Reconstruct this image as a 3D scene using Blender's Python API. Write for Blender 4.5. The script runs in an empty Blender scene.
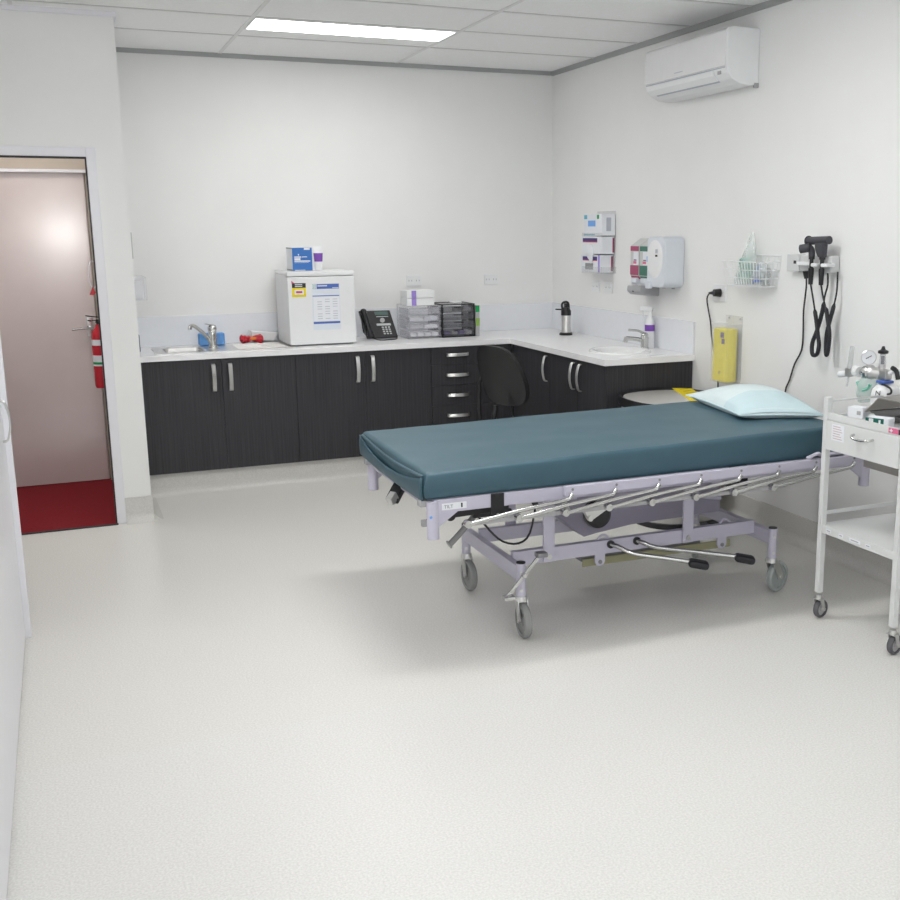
import bpy, bmesh, math, random
from mathutils import Vector, Matrix
from mathutils import noise as mnoise

scene = bpy.context.scene
COL = scene.collection
R = math.radians
random.seed(7)

# ------------------------------------------------------------------ camera
F_PX, PX, PY = 1066.22, 521.308, 449.064
YAW, PITCH, ROLL = R(23.15454), R(11.58646), R(-0.42132)
cyw, syw = math.cos(YAW), math.sin(YAW)
fwd = Vector((syw * math.cos(PITCH), cyw * math.cos(PITCH), -math.sin(PITCH)))
rgt = Vector((cyw, -syw, 0))
upv = rgt.cross(fwd)
r2 = math.cos(ROLL) * rgt + math.sin(ROLL) * upv
u2 = -math.sin(ROLL) * rgt + math.cos(ROLL) * upv
cam_data = bpy.data.cameras.new('camera')
cam = bpy.data.objects.new('camera', cam_data)
COL.objects.link(cam)
m = Matrix.Identity(4)
for i in range(3):
    m[i][0], m[i][1], m[i][2] = r2[i], u2[i], -fwd[i]
m[0][3], m[1][3], m[2][3] = -3.52183, -7.59256, 1.64866
cam.matrix_world = m
cam_data.sensor_fit = 'HORIZONTAL'
cam_data.sensor_width = 36
cam_data.lens = F_PX * 36 / 900
cam_data.shift_x = (450 - PX) / 900
cam_data.shift_y = (PY - 450) / 900
cam_data.clip_start = 0.05
scene.camera = cam

# ------------------------------------------------------------------ world, exposure
world = bpy.data.worlds.new('world')
scene.world = world
world.use_nodes = True
world.node_tree.nodes['Background'].inputs[0].default_value = (0.9, 0.95, 1.0, 1)
world.node_tree.nodes['Background'].inputs[1].default_value = 0.3
vs = scene.view_settings
vs.view_transform = 'Standard'
vs.look = 'None'
vs.gamma = 1
vs.use_curve_mapping = False
vs.exposure = 0.62
LAMP = 8.2            # radiance of the ceiling light panels
PANE_GLOW = 0.8        # added glowing pane behind the camera, fill light for the room
FLASH = 14.0          # the camera's own flash, W

fl = bpy.data.lights.new('camera_flash', 'AREA')
fl.shape = 'DISK'
fl.size = 0.12
fl.energy = FLASH
fl.color = (1.0, 0.98, 0.96)
flo = bpy.data.objects.new('camera_flash', fl)
COL.objects.link(flo)
fm = m.copy()
fm.translation = Vector((-3.40, -7.55, 1.66))
flo.matrix_world = fm


# ------------------------------------------------------------------ helpers
def tag(o, label=None, cat=None, group=None, kind=None):
    if label: o['label'] = label
    if cat: o['category'] = cat
    if group: o['group'] = group
    if kind: o['kind'] = kind
    return o


def empty(name, loc, label=None, cat=None, group=None):
    o = bpy.data.objects.new(name, None)
    o.empty_display_size = 0.05
    COL.objects.link(o)
    o.location = loc
    return tag(o, label, cat, group)


def origin_of(o):
    v = Vector((0, 0, 0))
    while o is not None:
        v += Vector(o.location)
        o = o.parent
    return v


def copy_tree(o, parent=None):
    kids = [c for c in ALL if c.parent is o]
    c = o.copy()
    COL.objects.link(c)
    ALL.append(c)
    if parent is not None:
        c.parent = parent
    for k in kids:
        copy_tree(k, c)
    return c


ALL = []


class MB:
    """collects shapes (world coordinates) and links them as one mesh object"""
    def __init__(self):
        self.bm = bmesh.new()

    def _add(self, tmp, M=None):
        if M is not None:
            bmesh.ops.transform(tmp, matrix=M, verts=tmp.verts)
        me = bpy.data.meshes.new('t')
        tmp.to_mesh(me)
        tmp.free()
        self.bm.from_mesh(me)
        bpy.data.meshes.remove(me)
        return self

    def box(self, x0, x1, y0, y1, z0, z1, bev=0.0, seg=2, M=None):
        t = bmesh.new()
        bmesh.ops.create_cube(t, size=1)
        for v in t.verts:
            v.co = Vector(((x0 + x1) / 2 + v.co.x * (x1 - x0), (y0 + y1) / 2 + v.co.y * (y1 - y0), (z0 + z1) / 2 + v.co.z * (z1 - z0)))
        if bev > 0:
            bev = min(bev, 0.49 * min(abs(x1 - x0), abs(y1 - y0), abs(z1 - z0)))
            bmesh.ops.bevel(t, geom=list(t.edges), offset=bev, segments=seg, profile=0.5, affect='EDGES')
        return self._add(t, M)

    def cyl(self, p0, p1, r, r1=None, seg=20, caps=True):
        p0, p1 = Vector(p0), Vector(p1)
        d = p1 - p0
        t = bmesh.new()
        bmesh.ops.create_cone(t, cap_ends=caps, segments=seg, radius1=r, radius2=r if r1 is None else r1, depth=d.length)
        q = d.to_track_quat('Z', 'Y').to_matrix().to_4x4()
        return self._add(t, Matrix.Translation((p0 + p1) / 2) @ q)

    def bar(self, p0, p1, w, h, up=(0, 0, 1), bev=0.0):
        """rectangular bar from p0 to p1, w across, h along up"""
        p0, p1 = Vector(p0), Vector(p1)
        d = p1 - p0
        L = d.length
        x = d.normalized()
        z = Vector(up)
        y = z.cross(x).normalized()
        z = x.cross(y)
        t = bmesh.new()
        bmesh.ops.create_cube(t, size=1)
        for v in t.verts:
            v.co = Vector((v.co.x * L, v.co.y * w, v.co.z * h))
        if bev > 0:
            bmesh.ops.bevel(t, geom=list(t.edges), offset=bev, segments=2, profile=0.5, affect='EDGES')
        M = Matrix.Identity(4)
        for i in range(3):
            M[i][0], M[i][1], M[i][2] = x[i], y[i], z[i]
        c = (p0 + p1) / 2
        M[0][3], M[1][3], M[2][3] = c
        return self._add(t, M)

    def sph(self, c, r, sx=1, sy=1, sz=1, seg=20, M=None):
        t = bmesh.new()
        bmesh.ops.create_uvsphere(t, u_segments=seg, v_segments=max(8, seg // 2), radius=r)
        for v in t.verts:
            v.co = Vector((v.co.x * sx, v.co.y * sy, v.co.z * sz))
        return self._add(t, Matrix.Translation(Vector(c)) @ (M or Matrix.Identity(4)))

    def tube(self, pts, r, seg=10, smooth=3, closed=False):
        P = [Vector(p) for p in pts]
        if smooth > 1 and len(P) > 2:
            Q = []
            n = len(P)
            rng = n if closed else n - 1
            for i in range(rng):
                a = P[(i - 1) % n] if (closed or i > 0) else P[0] * 2 - P[1]
                b, c = P[i], P[(i + 1) % n]
                d = P[(i + 2) % n] if (closed or i + 2 < n) else P[-1] * 2 - P[-2]
                for k in range(smooth):
                    s = k / smooth
                    Q.append(0.5 * ((2 * b) + (c - a) * s + (2 * a - 5 * b + 4 * c - d) * s * s + (3 * b - a - 3 * c + d) * s ** 3))
            if not closed:
                Q.append(P[-1])
            P = Q
        n = len(P)
        t = bmesh.new()
        rings = []
        prev = None
        for i, p in enumerate(P):
            a = P[(i - 1) % n] if (closed or i > 0) else p
            b = P[(i + 1) % n] if (closed or i < n - 1) else p
            d = (b - a)
            if d.length < 1e-9:
                d = Vector((0, 0, 1))
            d.normalize()
            if prev is None:
                ref = Vector((0, 0, 1)) if abs(d.z) < 0.9 else Vector((1, 0, 0))
                x = d.cross(ref).normalized()
            else:
                x = (prev - d * prev.dot(d))
                x = x.normalized() if x.length > 1e-6 else d.orthogonal().normalized()
            prev = x
            y = d.cross(x)
            rr = r[min(i * len(r) // n, len(r) - 1)] if isinstance(r, (list, tuple)) else r
            rings.append([t.verts.new(p + (x * math.cos(2 * math.pi * k / seg) + y * math.sin(2 * math.pi * k / seg)) * rr) for k in range(seg)])
        for i in range(n if closed else n - 1):
            A, B = rings[i], rings[(i + 1) % n]
            for k in range(seg):
                t.faces.new((A[k], A[(k + 1) % seg], B[(k + 1) % seg], B[k]))
        if not closed:
            t.faces.new(rings[0][::-1])
            t.faces.new(rings[-1])
        return self._add(t)

    def lathe(self, prof, c=(0, 0, 0), seg=28, M=None):
        """prof: list of (radius, height) about +Z, placed at c after M"""
        t = bmesh.new()
        rings = []
        for (r, z) in prof:
            if r < 1e-6:
                rings.append([t.verts.new((0, 0, z))])
            else:
                rings.append([t.verts.new((r * math.cos(2 * math.pi * k / seg), r * math.sin(2 * math.pi * k / seg), z)) for k in range(seg)])
        for A, B in zip(rings[:-1], rings[1:]):
            for k in range(seg):
                a = A[k % len(A)], A[(k + 1) % len(A)]
                b = B[k % len(B)], B[(k + 1) % len(B)]
                vs_ = []
                for v in (a[0], a[1], b[1], b[0]):
                    if v not in vs_:
                        vs_.append(v)
                if len(vs_) > 2:
                    try:
                        t.faces.new(vs_)
                    except ValueError:
                        pass
        bmesh.ops.recalc_face_normals(t, faces=t.faces)
        return self._add(t, Matrix.Translation(Vector(c)) @ (M or Matrix.Identity(4)))

    def prism(self, outline, axis, a0, a1, bev=0.0):
        """outline: 2D points in the plane across axis ('x': (y,z), 'y': (x,z), 'z': (x,y)), from a0 to a1"""
        t = bmesh.new()

        def p3(q, a):
            return {'x': (a, q[0], q[1]), 'y': (q[0], a, q[1]), 'z': (q[0], q[1], a)}[axis]
        A = [t.verts.new(p3(q, a0)) for q in outline]
        B = [t.verts.new(p3(q, a1)) for q in outline]
        n = len(outline)
        t.faces.new(A)
        t.faces.new(B[::-1])
        for i in range(n):
            t.faces.new((A[i], B[i], B[(i + 1) % n], A[(i + 1) % n]))
        bmesh.ops.recalc_face_normals(t, faces=t.faces)
        if bev > 0:
            bmesh.ops.bevel(t, geom=list(t.edges), offset=bev, segments=2, profile=0.5, affect='EDGES')
        return self._add(t)

    def grid(self, fn, nu, nv, closed_u=False):
        t = bmesh.new()
        V = [[t.verts.new(fn(i / (nu if closed_u else nu - 1), j / (nv - 1))) for j in range(nv)] for i in range(nu)]
        for i in range(nu if closed_u else nu - 1):
            for j in range(nv - 1):
                t.faces.new((V[i][j], V[(i + 1) % nu][j], V[(i + 1) % nu][j + 1], V[i][j + 1]))
        return self._add(t)

    def build(self, name, mat, parent=None, label=None, smooth=True, solid=0.0, subsurf=0, cat=None, group=None, kind=None, loc=None):
        me = bpy.data.meshes.new(name)
        o = bpy.data.objects.new(name, me)
        COL.objects.link(o)
        if parent is not None:
            off = origin_of(parent)
            o.parent = parent
        else:
            if loc is None and self.bm.verts and kind != 'structure':
                xs = [v.co for v in self.bm.verts]
                loc = ((min(v.x for v in xs) + max(v.x for v in xs)) / 2, (min(v.y for v in xs) + max(v.y for v in xs)) / 2, min(v.z for v in xs))
            loc = loc or (0, 0, 0)
            o.location = loc
            off = Vector(loc)
        bmesh.ops.translate(self.bm, vec=-off, verts=self.bm.verts)
        self.bm.normal_update()
        self.bm.to_mesh(me)
        self.bm.free()
        me.materials.append(mat)
        if smooth:
            for p in me.polygons:
                p.use_smooth = True
            try:
                me.set_sharp_from_angle(angle=R(35))
            except Exception:
                pass
        if smooth:
            md = o.modifiers.new('weighted', 'WEIGHTED_NORMAL')
            md.keep_sharp = True
            md.weight = 100
        if solid:
            md = o.modifiers.new('solid', 'SOLIDIFY')
            md.thickness = solid
            md.offset = 0
        if subsurf:
            md = o.modifiers.new('sub', 'SUBSURF')
            md.levels = md.render_levels = subsurf
        ALL.append(o)
        return tag(o, label, cat, group, kind)


MATS = {}


def mat(name, col, rough=0.5, metal=0.0, var=0.0, scale=20.0, bump=0.0, bscale=None, coat=0.0, alpha=1.0, trans=0.0, emit=0.0, stretch=None, spec=0.5, detail=3.0, ior=1.45):
    mt = bpy.data.materials.new(name)
    mt.use_nodes = True
    nt = mt.node_tree
    b = nt.nodes['Principled BSDF']
    b.inputs['Base Color'].default_value = (*col, 1)
    b.inputs['Roughness'].default_value = rough
    b.inputs['Metallic'].default_value = metal
    b.inputs['Specular IOR Level'].default_value = spec
    b.inputs['Coat Weight'].default_value = coat
    b.inputs['Coat Roughness'].default_value = 0.17
    b.inputs['Alpha'].default_value = alpha
    b.inputs['Transmission Weight'].default_value = trans
    b.inputs['IOR'].default_value = ior
    if emit:
        b.inputs['Emission Color'].default_value = (*col, 1)
        b.inputs['Emission Strength'].default_value = emit
    tc = nt.nodes.new('ShaderNodeTexCoord')
    mp = nt.nodes.new('ShaderNodeMapping')
    nt.links.new(tc.outputs['Object'], mp.inputs[0])
    if stretch:
        mp.inputs['Scale'].default_value = stretch
    nz = nt.nodes.new('ShaderNodeTexNoise')
    nz.inputs['Scale'].default_value = scale
    nz.inputs['Detail'].default_value = detail
    nt.links.new(mp.outputs[0], nz.inputs['Vector'])
    rp = nt.nodes.new('ShaderNodeValToRGB')
    rp.color_ramp.elements[0].position = 0.3
    rp.color_ramp.elements[1].position = 0.7
    v = max(var, 0.01)
    rp.color_ramp.elements[0].color = (*[c * (1 - v) for c in col], 1)
    rp.color_ramp.elements[1].color = (*[min(1, c * (1 + v)) for c in col], 1)
    nt.links.new(nz.outputs['Fac'], rp.inputs[0])
    nt.links.new(rp.outputs[0], b.inputs['Base Color'])
    if bump:
        n2 = nt.nodes.new('ShaderNodeTexNoise')
        n2.inputs['Scale'].default_value = bscale or scale
        n2.inputs['Detail'].default_value = 4
        nt.links.new(mp.outputs[0], n2.inputs['Vector'])
        bp = nt.nodes.new('ShaderNodeBump')
        bp.inputs['Strength'].default_value = bump
        bp.inputs['Distance'].default_value = 0.01
        nt.links.new(n2.outputs['Fac'], bp.inputs['Height'])
        nt.links.new(bp.outputs[0], b.inputs['Normal'])
    MATS[name] = mt
    return mt


WALL = mat('wall_paint', (0.865, 0.87, 0.862), 0.6, var=0.012, scale=3, bump=0.05, bscale=180)
CEIL = mat('ceiling_tile', (0.95, 0.955, 0.955), 0.8, var=0.02, scale=60)
GREYTRIM = mat('ceiling_angle_grey', (0.40, 0.41, 0.41), 0.5)
WTRIM = mat('white_trim', (0.82, 0.82, 0.86), 0.35)
TBAR = mat('ceiling_bar', (0.80, 0.80, 0.80), 0.5)
TDARK = mat('ceiling_gap', (0.50, 0.50, 0.50), 0.7)
DARKWOOD = mat('charcoal_woodgrain', (0.041, 0.040, 0.045), 0.5, var=0.32, spec=0.35, scale=1.0, stretch=(140, 140, 2.2), detail=5)
CARC = mat('cabinet_carcass_dark', (0.022, 0.022, 0.024), 0.5)
BENCH = mat('white_laminate', (0.90, 0.90, 0.91), 0.25, var=0.01)
SPLASH = mat('splashback_gloss', (0.82, 0.84, 0.88), 0.2)
STEEL = mat('brushed_steel', (0.72, 0.71, 0.69), 0.30, metal=1.0, var=0.08, scale=8, stretch=(4, 60, 60))
CHROME = mat('chrome', (0.62, 0.62, 0.61), 0.16, metal=1.0)
ALU = mat('satin_aluminium', (0.66, 0.66, 0.65), 0.32, metal=1.0)
WHITE = mat('white_enamel', (0.82, 0.83, 0.84), 0.3)
WPLAST = mat('white_plastic', (0.84, 0.85, 0.86), 0.4)
LPLAST = mat('pale_blue_white_plastic', (0.72, 0.76, 0.82), 0.35)
GPLAST = mat('grey_plastic', (0.42, 0.42, 0.43), 0.4)
MGREY = mat('mid_grey', (0.25, 0.25, 0.26), 0.45)
BLACK = mat('black_plastic', (0.016, 0.016, 0.018), 0.35)
BRUB = mat('black_rubber', (0.02, 0.02, 0.025), 0.55)
LILAC = mat('lilac_powder_coat', (0.57, 0.55, 0.655), 0.38, var=0.015)
LILACD = mat('grey_violet_panel', (0.34, 0.32, 0.40), 0.42)
TEAL = mat('teal_vinyl', (0.046, 0.106, 0.140), 0.42, var=0.04, scale=9, bump=0.12, bscale=5)
AQUA = mat('pale_aqua_cotton', (0.69, 0.79, 0.81), 0.85, var=0.02, bump=0.12, bscale=9)
AQUA2 = mat('deeper_aqua_cotton', (0.57, 0.72, 0.76), 0.85, var=0.02, bump=0.1, bscale=9)
RUBBER = mat('grey_rubber_tyre', (0.30, 0.31, 0.30), 0.6)
RUBBERC = mat('translucent_grey_wheel', (0.38, 0.42, 0.41), 0.4)
DKRUB = mat('dark_grey_tyre', (0.12, 0.12, 0.13), 0.6)
RED = mat('fire_red', (0.55, 0.015, 0.03), 0.25)
REDCARPET = mat('red_carpet', (0.24, 0.004, 0.012), 0.9, var=0.15, scale=120)
DOORM = mat('pink_beige_gloss_door', (0.66, 0.57, 0.555), 0.22, coat=1.0, var=0.02, scale=5, bump=0.03, bscale=25)
BEIGE = mat('beige_door_head', (0.52, 0.45, 0.38), 0.4)
YEL = mat('yellow_plastic', (0.78, 0.66, 0.03), 0.4)
YELC = mat('yellow_film', (0.88, 0.77, 0.01), 0.5, var=0.1, scale=40, stretch=(1, 1, 12))
YSTK = mat('yellow_sticker', (0.85, 0.68, 0.0), 0.5)
BLUE = mat('blue_card', (0.045, 0.17, 0.50), 0.45)
BLUEL = mat('light_blue', (0.16, 0.38, 0.80), 0.5)
BLUES = mat('blue_sponge', (0.13, 0.33, 0.70), 0.7, var=0.1, scale=30)
BLUEP = mat('print_blue', (0.07, 0.14, 0.45), 0.5)
PAPER = mat('white_paper', (0.82, 0.84, 0.88), 0.7)
PAPERB = mat('pale_blue_paper', (0.74, 0.79, 0.86), 0.7)
PRINT = mat('grey_print', (0.50, 0.52, 0.58), 0.7)
INK = mat('black_ink', (0.03, 0.03, 0.035), 0.6)
PURP = mat('purple_print', (0.20, 0.07, 0.42), 0.5)
PURPL = mat('lavender_print', (0.36, 0.26, 0.70), 0.5)
NAVY = mat('navy_print', (0.05, 0.035, 0.18), 0.5)
MAROON = mat('maroon_print', (0.30, 0.05, 0.12), 0.5)
PINK = mat('pink_print', (0.72, 0.16, 0.30), 0.5)
REDP = mat('red_packet', (0.60, 0.03, 0.05), 0.35)
GREEN = mat('green_card', (0.0, 0.30, 0.08), 0.45)
DGREEN = mat('dark_green_card', (0.0, 0.12, 0.09), 0.45)
SGREEN = mat('bottle_green_label', (0.06, 0.20, 0.15), 0.4)
LIME = mat('lime_card', (0.25, 0.42, 0.08), 0.5)
ROSE = mat('rose_label', (0.40, 0.07, 0.16), 0.4)
ORANGE = mat('orange_print', (0.75, 0.25, 0.02), 0.5)
KHAKI = mat('khaki_board', (0.42, 0.41, 0.25), 0.6)
LCD = mat('display_grey_green', (0.10, 0.16, 0.14), 0.2)
CLEAR = mat('clear_acrylic', (0.80, 0.81, 0.84), 0.08, alpha=0.14)
CLEARG = mat('clear_smoky_drawer', (0.75, 0.75, 0.82), 0.15, alpha=0.26)
SMOKE = mat('smoky_drawer', (0.16, 0.16, 0.18), 0.15, alpha=0.38)
TWHITE = mat('trolley_enamel', (0.71, 0.725, 0.72), 0.35)
DSTEEL = mat('dull_steel', (0.45, 0.43, 0.40), 0.4, metal=0.9)
LSTEEL = mat('lid_steel', (0.74, 0.72, 0.69), 0.42, metal=0.75)
BAGF = mat('bag_film', (0.80, 0.89, 0.87), 0.1, alpha=0.30, bump=0.8, bscale=35)
FILM = mat('plastic_film', (0.80, 0.86, 0.86), 0.12, alpha=0.32, bump=0.7, bscale=30)
MINT = mat('mint_plastic', (0.20, 0.62, 0.48), 0.25, alpha=0.6)
MINTC = mat('pale_mint_plastic', (0.62, 0.80, 0.75), 0.25, alpha=0.38, bump=0.5, bscale=40)
CERAM = mat('white_ceramic', (0.85, 0.86, 0.86), 0.1)
DTRAY = mat('dark_steel_tray', (0.20, 0.20, 0.20), 0.3, metal=0.9)
LIGHT = mat('lit_diffuser', (1.0, 0.99, 0.97), 0.5, emit=LAMP)
LIGHT2 = mat('lit_diffuser_mid', (1.0, 0.99, 0.97), 0.5, emit=LAMP * 1.85)
LIGHT3 = mat('lit_diffuser_near', (1.0, 0.99, 0.97), 0.5, emit=LAMP * 0.28)
LIGHT4 = mat('added_lobby_fill', (1.0, 0.95, 0.90), 0.5, emit=LAMP * 3.2)

GLOWPANE = mat('added_glow_pane', (0.92, 0.96, 1.0), 0.5, emit=PANE_GLOW)

# speckled vinyl floor, each welded sheet a shade of its own
FLOOR = mat('speckled_vinyl', (0.745, 0.735, 0.70), 0.34, var=0.10, scale=150, bump=0.02, bscale=300, detail=2)
FLOOR2 = mat('speckled_vinyl_lighter', (0.745, 0.74, 0.715), 0.34, var=0.10, scale=150, bump=0.02, bscale=300, detail=2)
COVE = mat('vinyl_coved_skirting', (0.66, 0.65, 0.62), 0.4, var=0.08, scale=150, detail=2)

# ------------------------------------------------------------------ the setting
H = 2.808
XL, YB = -4.40, -8.8
S = 'structure'
f = MB().box(XL, 0, -4.16, 0.0, -0.05, 0).build('floor', FLOOR, kind=S, smooth=False)
MB().box(XL, 0, YB, -4.16, -0.05, 0.0).build('floor', FLOOR2, kind=S, smooth=False)
MB().box(XL, 0.0, -8.8, -1.0, H, H + 0.05).box(-3.132, 0, -1.0, 0.1, H, H + 0.05).build('ceiling', CEIL, kind=S, smooth=False)
MB().box(-3.132, 0.1, 0, 0.1, -0.05, H + .05).build('wall_back', WALL, kind=S, smooth=False)
MB().box(0, 0.1, YB, 0.0, -0.05, H + .05).build('wall_right', WALL, kind=S, smooth=False)
MB().box(XL - 0.1, XL, YB, -1.175, -0.05, H + .05).build('wall_left', WALL, kind=S, smooth=False)
WX0, WX1, WZ0, WZ1 = -3.9, -0.5, 0.85, 2.35
MB().box(XL - 0.1, WX0, YB - 0.1, YB, -0.05, H + .05).box(WX1, 0.1, YB - 0.1, YB, -0.05, H + .05).box(WX0, WX1, YB - 0.1, YB, -0.05, WZ0).box(WX0, WX1, YB - 0.1, YB, WZ1, H + .05).build('wall_front', WALL, kind=S, smooth=False)
win = empty('added_window_1', (-2.2, YB, WZ0))  # added window, never in view; its glowing pane lifts the ceiling and walls
win['kind'] = S
MB().box(WX0, WX1, YB - 0.07, YB - 0.06, WZ0, WZ1).build('fill_pane', GLOWPANE, win, smooth=False)
mb = MB().box(WX0, WX1, YB - .08, YB + .01, WZ0, WZ0 + .04).box(WX0, WX1, YB - .08, YB + .01, WZ1 - .04, WZ1)
for xx in (WX0, (2 * WX0 + WX1) / 3, (WX0 + 2 * WX1) / 3, WX1 - .04):
    mb.box(xx, xx + .04, YB - .08, YB + .01, WZ0 + .04, WZ1 - .04)
mb.build('fill_pane_frame', WTRIM, win, smooth=False)
# wall with the doorway; side of it closes the kitchenette
XJ, XJL, ZD = -3.324, -4.25, 2.06
MB().box(XJ, -3.132, -1.175, -1.06, 0, H).box(XL, XJL, -1.175, -1.06, 0, H).box(XJL, XJ, -1.175, -1.06, ZD, H).build('wall_doorway', WALL, kind=S, smooth=False)
MB().box(-3.262, -3.132, -1.06, 0.1, 0, H).build('wall_partition', WALL, kind=S, smooth=False)
# lobby behind the doorway
MB().box(-4.9, -3.262, 0.085, 0.18, 0, 2.5).build('wall_lobby_far', WALL, kind=S, smooth=False)
MB().box(-5.0, -4.9, -1.06, 0.18, 0, 2.5).build('wall_lobby_left', WALL, kind=S, smooth=False)
MB().box(-4.9, -4.5, -1.175, -1.06, 0, 2.5).build('wall_lobby_near', WALL, kind=S, smooth=False)
MB().box(-5.0, -3.20, -1.10, 0.18, 2.5, 2.55).build('ceiling_lobby', CEIL, kind=S, smooth=False)
MB().box(-5.0, -3.262, -1.06, 0.18, -0.05, 0.004).box(XJL, XJ, -1.2, -1.06, -0.05, 0.004).build('floor_lobby', REDCARPET, kind=S, smooth=False)
MB().box(XJL, XJ, -1.212, -1.196, 0, 0.008, 0.002).build('trim_threshold', INK, kind=S)

# door frame round the opening
d = MB()
d.box(XJ - 0.004, XJ + 0.045, -1.19, -1.045, 0, ZD + 0.045, 0.003)
d.box(XJL - 0.045, XJL + 0.004, -1.19, -1.045, 0, ZD + 0.045, 0.003)
d.box(XJL + 0.004, XJ - 0.004, -1.19, -1.045, ZD - 0.004, ZD + 0.045, 0.003)
d.build('trim_doorframe', WTRIM, kind=S)
d = MB()
d.box(XJ - 0.012, XJ - 0.004, -1.18, -1.15, 0, ZD - 0.004)
d.box(XJL + 0.004, XJ - 0.012, -1.18, -1.15, ZD - 0.014, ZD - 0.004)
d.build('trim_doorseal', INK, kind=S)

# coved skirtings
def cove(pts_fn, name, a0, a1, axis):
    MB().prism([pts_fn(p) for p in [(0, 0), (0.06, 0), (0.045, 0.004), (0.03, 0.013), (0.016, 0.03), (0.008, 0.05), (0.006, 0.145), (0.0, 0.148)]], axis, a0, a1).build(name, COVE, kind=S)
cove(lambda p: (-p[0], p[1]), 'baseboard_right', YB, -2.04, 'y')
cove(lambda p: (-1.175 - p[0], p[1]), 'baseboard_doorway', XJ + 0.045, -3.132 + 0.006, 'x')
cove(lambda p: (-3.132 + p[0], p[1]), 'baseboard_partition', -1.181, -0.62, 'y')
cove(lambda p: (XL + p[0], p[1]), 'baseboard_left', YB, -6.7, 'y')
# vinyl run up on the cabinet plinths
MB().prism([(-0.54, 0), (-0.61, 0), (-0.59, 0.006), (-0.575, 0.02), (-0.565, 0.045), (-0.56, 0.14), (-0.54, 0.14)], 'x', -3.126, -0.54).build('baseboard_kitchenette', COVE, kind=S)

# ceiling edge trim and grid
t = MB()
t.box(-3.132, 0, -0.014, 0, H - 0.028, H)
t.build('trim_ceiling_back', GREYTRIM, kind=S)
MB().box(-0.014, 0, YB, -0.014, H - 0.032, H).build('trim_ceiling_right', GREYTRIM, kind=S)
MB().box(XL, -3.118, -1.189, -1.175, H - 0.026, H).box(-3.132, -3.118, -1.175, -0.014, H - .026, H).build('trim_ceiling_doorway', WTRIM, kind=S)
g = MB()
gd = MB()
ys = [-0.70, -1.315, -1.93, -2.54, -3.15, -3.76, -4.37, -4.98, -5.59, -6.2, -6.8, -7.4, -8.0]
for y in ys:
    xa = XL if y < -1.2 else -3.12
    g.box(xa, -0.014, y - 0.012, y + 0.012, H - 0.003, H + 0.001)
    gd.box(xa, -0.014, y - 0.0165, y - 0.012, H - 0.0025, H + 0.001)
for x in (-1.21, -2.42, -3.63):
    ya = -0.014 if x > -3.1 else -1.2
    g.box(x - 0.012, x + 0.012, YB, ya, H - 0.0035, H + 0.001)
g.build('trim_ceiling_grid', TBAR, kind=S, smooth=False)
gd.build('trim_ceiling_gap', TDARK, kind=S, smooth=False)


def ceiling_light(x0, x1, y0, y1, label, LT=LIGHT):
    r = empty('ceiling_light', ((x0 + x1) / 2, (y0 + y1) / 2, H - 0.008), label, 'light', 'flush ceiling light panels')
    MB().box(x0, x1, y0, y1, H - 0.006, H - 0.003).build('diffuser', LT, r, smooth=False)
    b = MB()
    w = 0.012
    b.box(x0 - w, x1 + w, y0 - w, y0, H - 0.008, H - 0.001).box(x0 - w, x1 + w, y1, y1 + w, H - 0.008, H - 0.001)
    b.box(x0 - w, x0, y0, y1, H - 0.008, H - 0.001).box(x1, x1 + w, y0, y1, H - 0.008, H - 0.001)
    b.build('frame', WPLAST, r)


ceiling_light(-2.40, -1.235, -1.30, -0.975, 'lit rectangular ceiling light panel nearest the back wall, above the white fridge')
ceiling_light(-2.40, -1.235, -3.745, -3.42, 'lit ceiling light panel out of view above the bed', LIGHT2)
ceiling_light(-2.40, -1.235, -5.575, -5.25, 'lit ceiling light panel out of view between the bed and the camera', LIGHT3)
ceiling_light(-4.2, -3.65, -4.36, -3.78, 'lit square ceiling light panel out of view above the left cupboard', LIGHT2)
ceiling_light(-2.40, -1.235, -7.39, -7.03, 'lit ceiling light panel over the near end of the room, out of view', LIGHT3)
lr = empty('ceiling_light', (-3.75, -0.85, 2.47), 'small round fill light added in the lobby beyond the doorway, out of view', 'light')  # unseen lamp added to brighten the lobby and its far door
MB().lathe([(0, 2.49), (0.13, 2.49), (0.13, 2.47), (0.09, 2.45), (0, 2.445)], (-3.75, -0.85, 0)).build('diffuser', LIGHT4, lr)
MB().lathe([(0.131, 2.50), (0.15, 2.50), (0.15, 2.475), (0.131, 2.468)], (-3.75, -0.85, 0)).build('frame', WPLAST, lr)

# ------------------------------------------------------------------ lobby: far door and extinguisher
r = empty('door_1', (-3.74, 0.06, 0.0))
r['kind'] = S
MB().box(-4.30, -3.315, 0.035, 0.075, 0.008, 2.04, 0.002).build('door_leaf', DOORM, r, 'glossy pinkish-beige door leaf')
k = MB()
k.box(-4.36, -3.262, 0.0, 0.085, 2.046, 2.16, 0.003).box(-3.31, -3.262, 0.015, 0.085, 0, 2.046, 0.003)
k.build('door_frame', BEIGE, r)
MB().box(-4.36, -3.262, -0.03, 0.0, 2.03, 2.05, 0.003).build('door_closer_track', WTRIM, r)
k = MB()
k.box(-3.375, -3.335, 0.025, 0.035, 0.98, 1.11, 0.004).cyl((-3.355, 0.035, 1.04), (-3.355, -0.025, 1.04), 0.011)
k.tube([(-3.35, -0.025, 1.04), (-3.40, -0.028, 1.04), (-3.47, -0.022, 1.035)], 0.008)
k.build('door_handle', CHROME, r)

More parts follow.
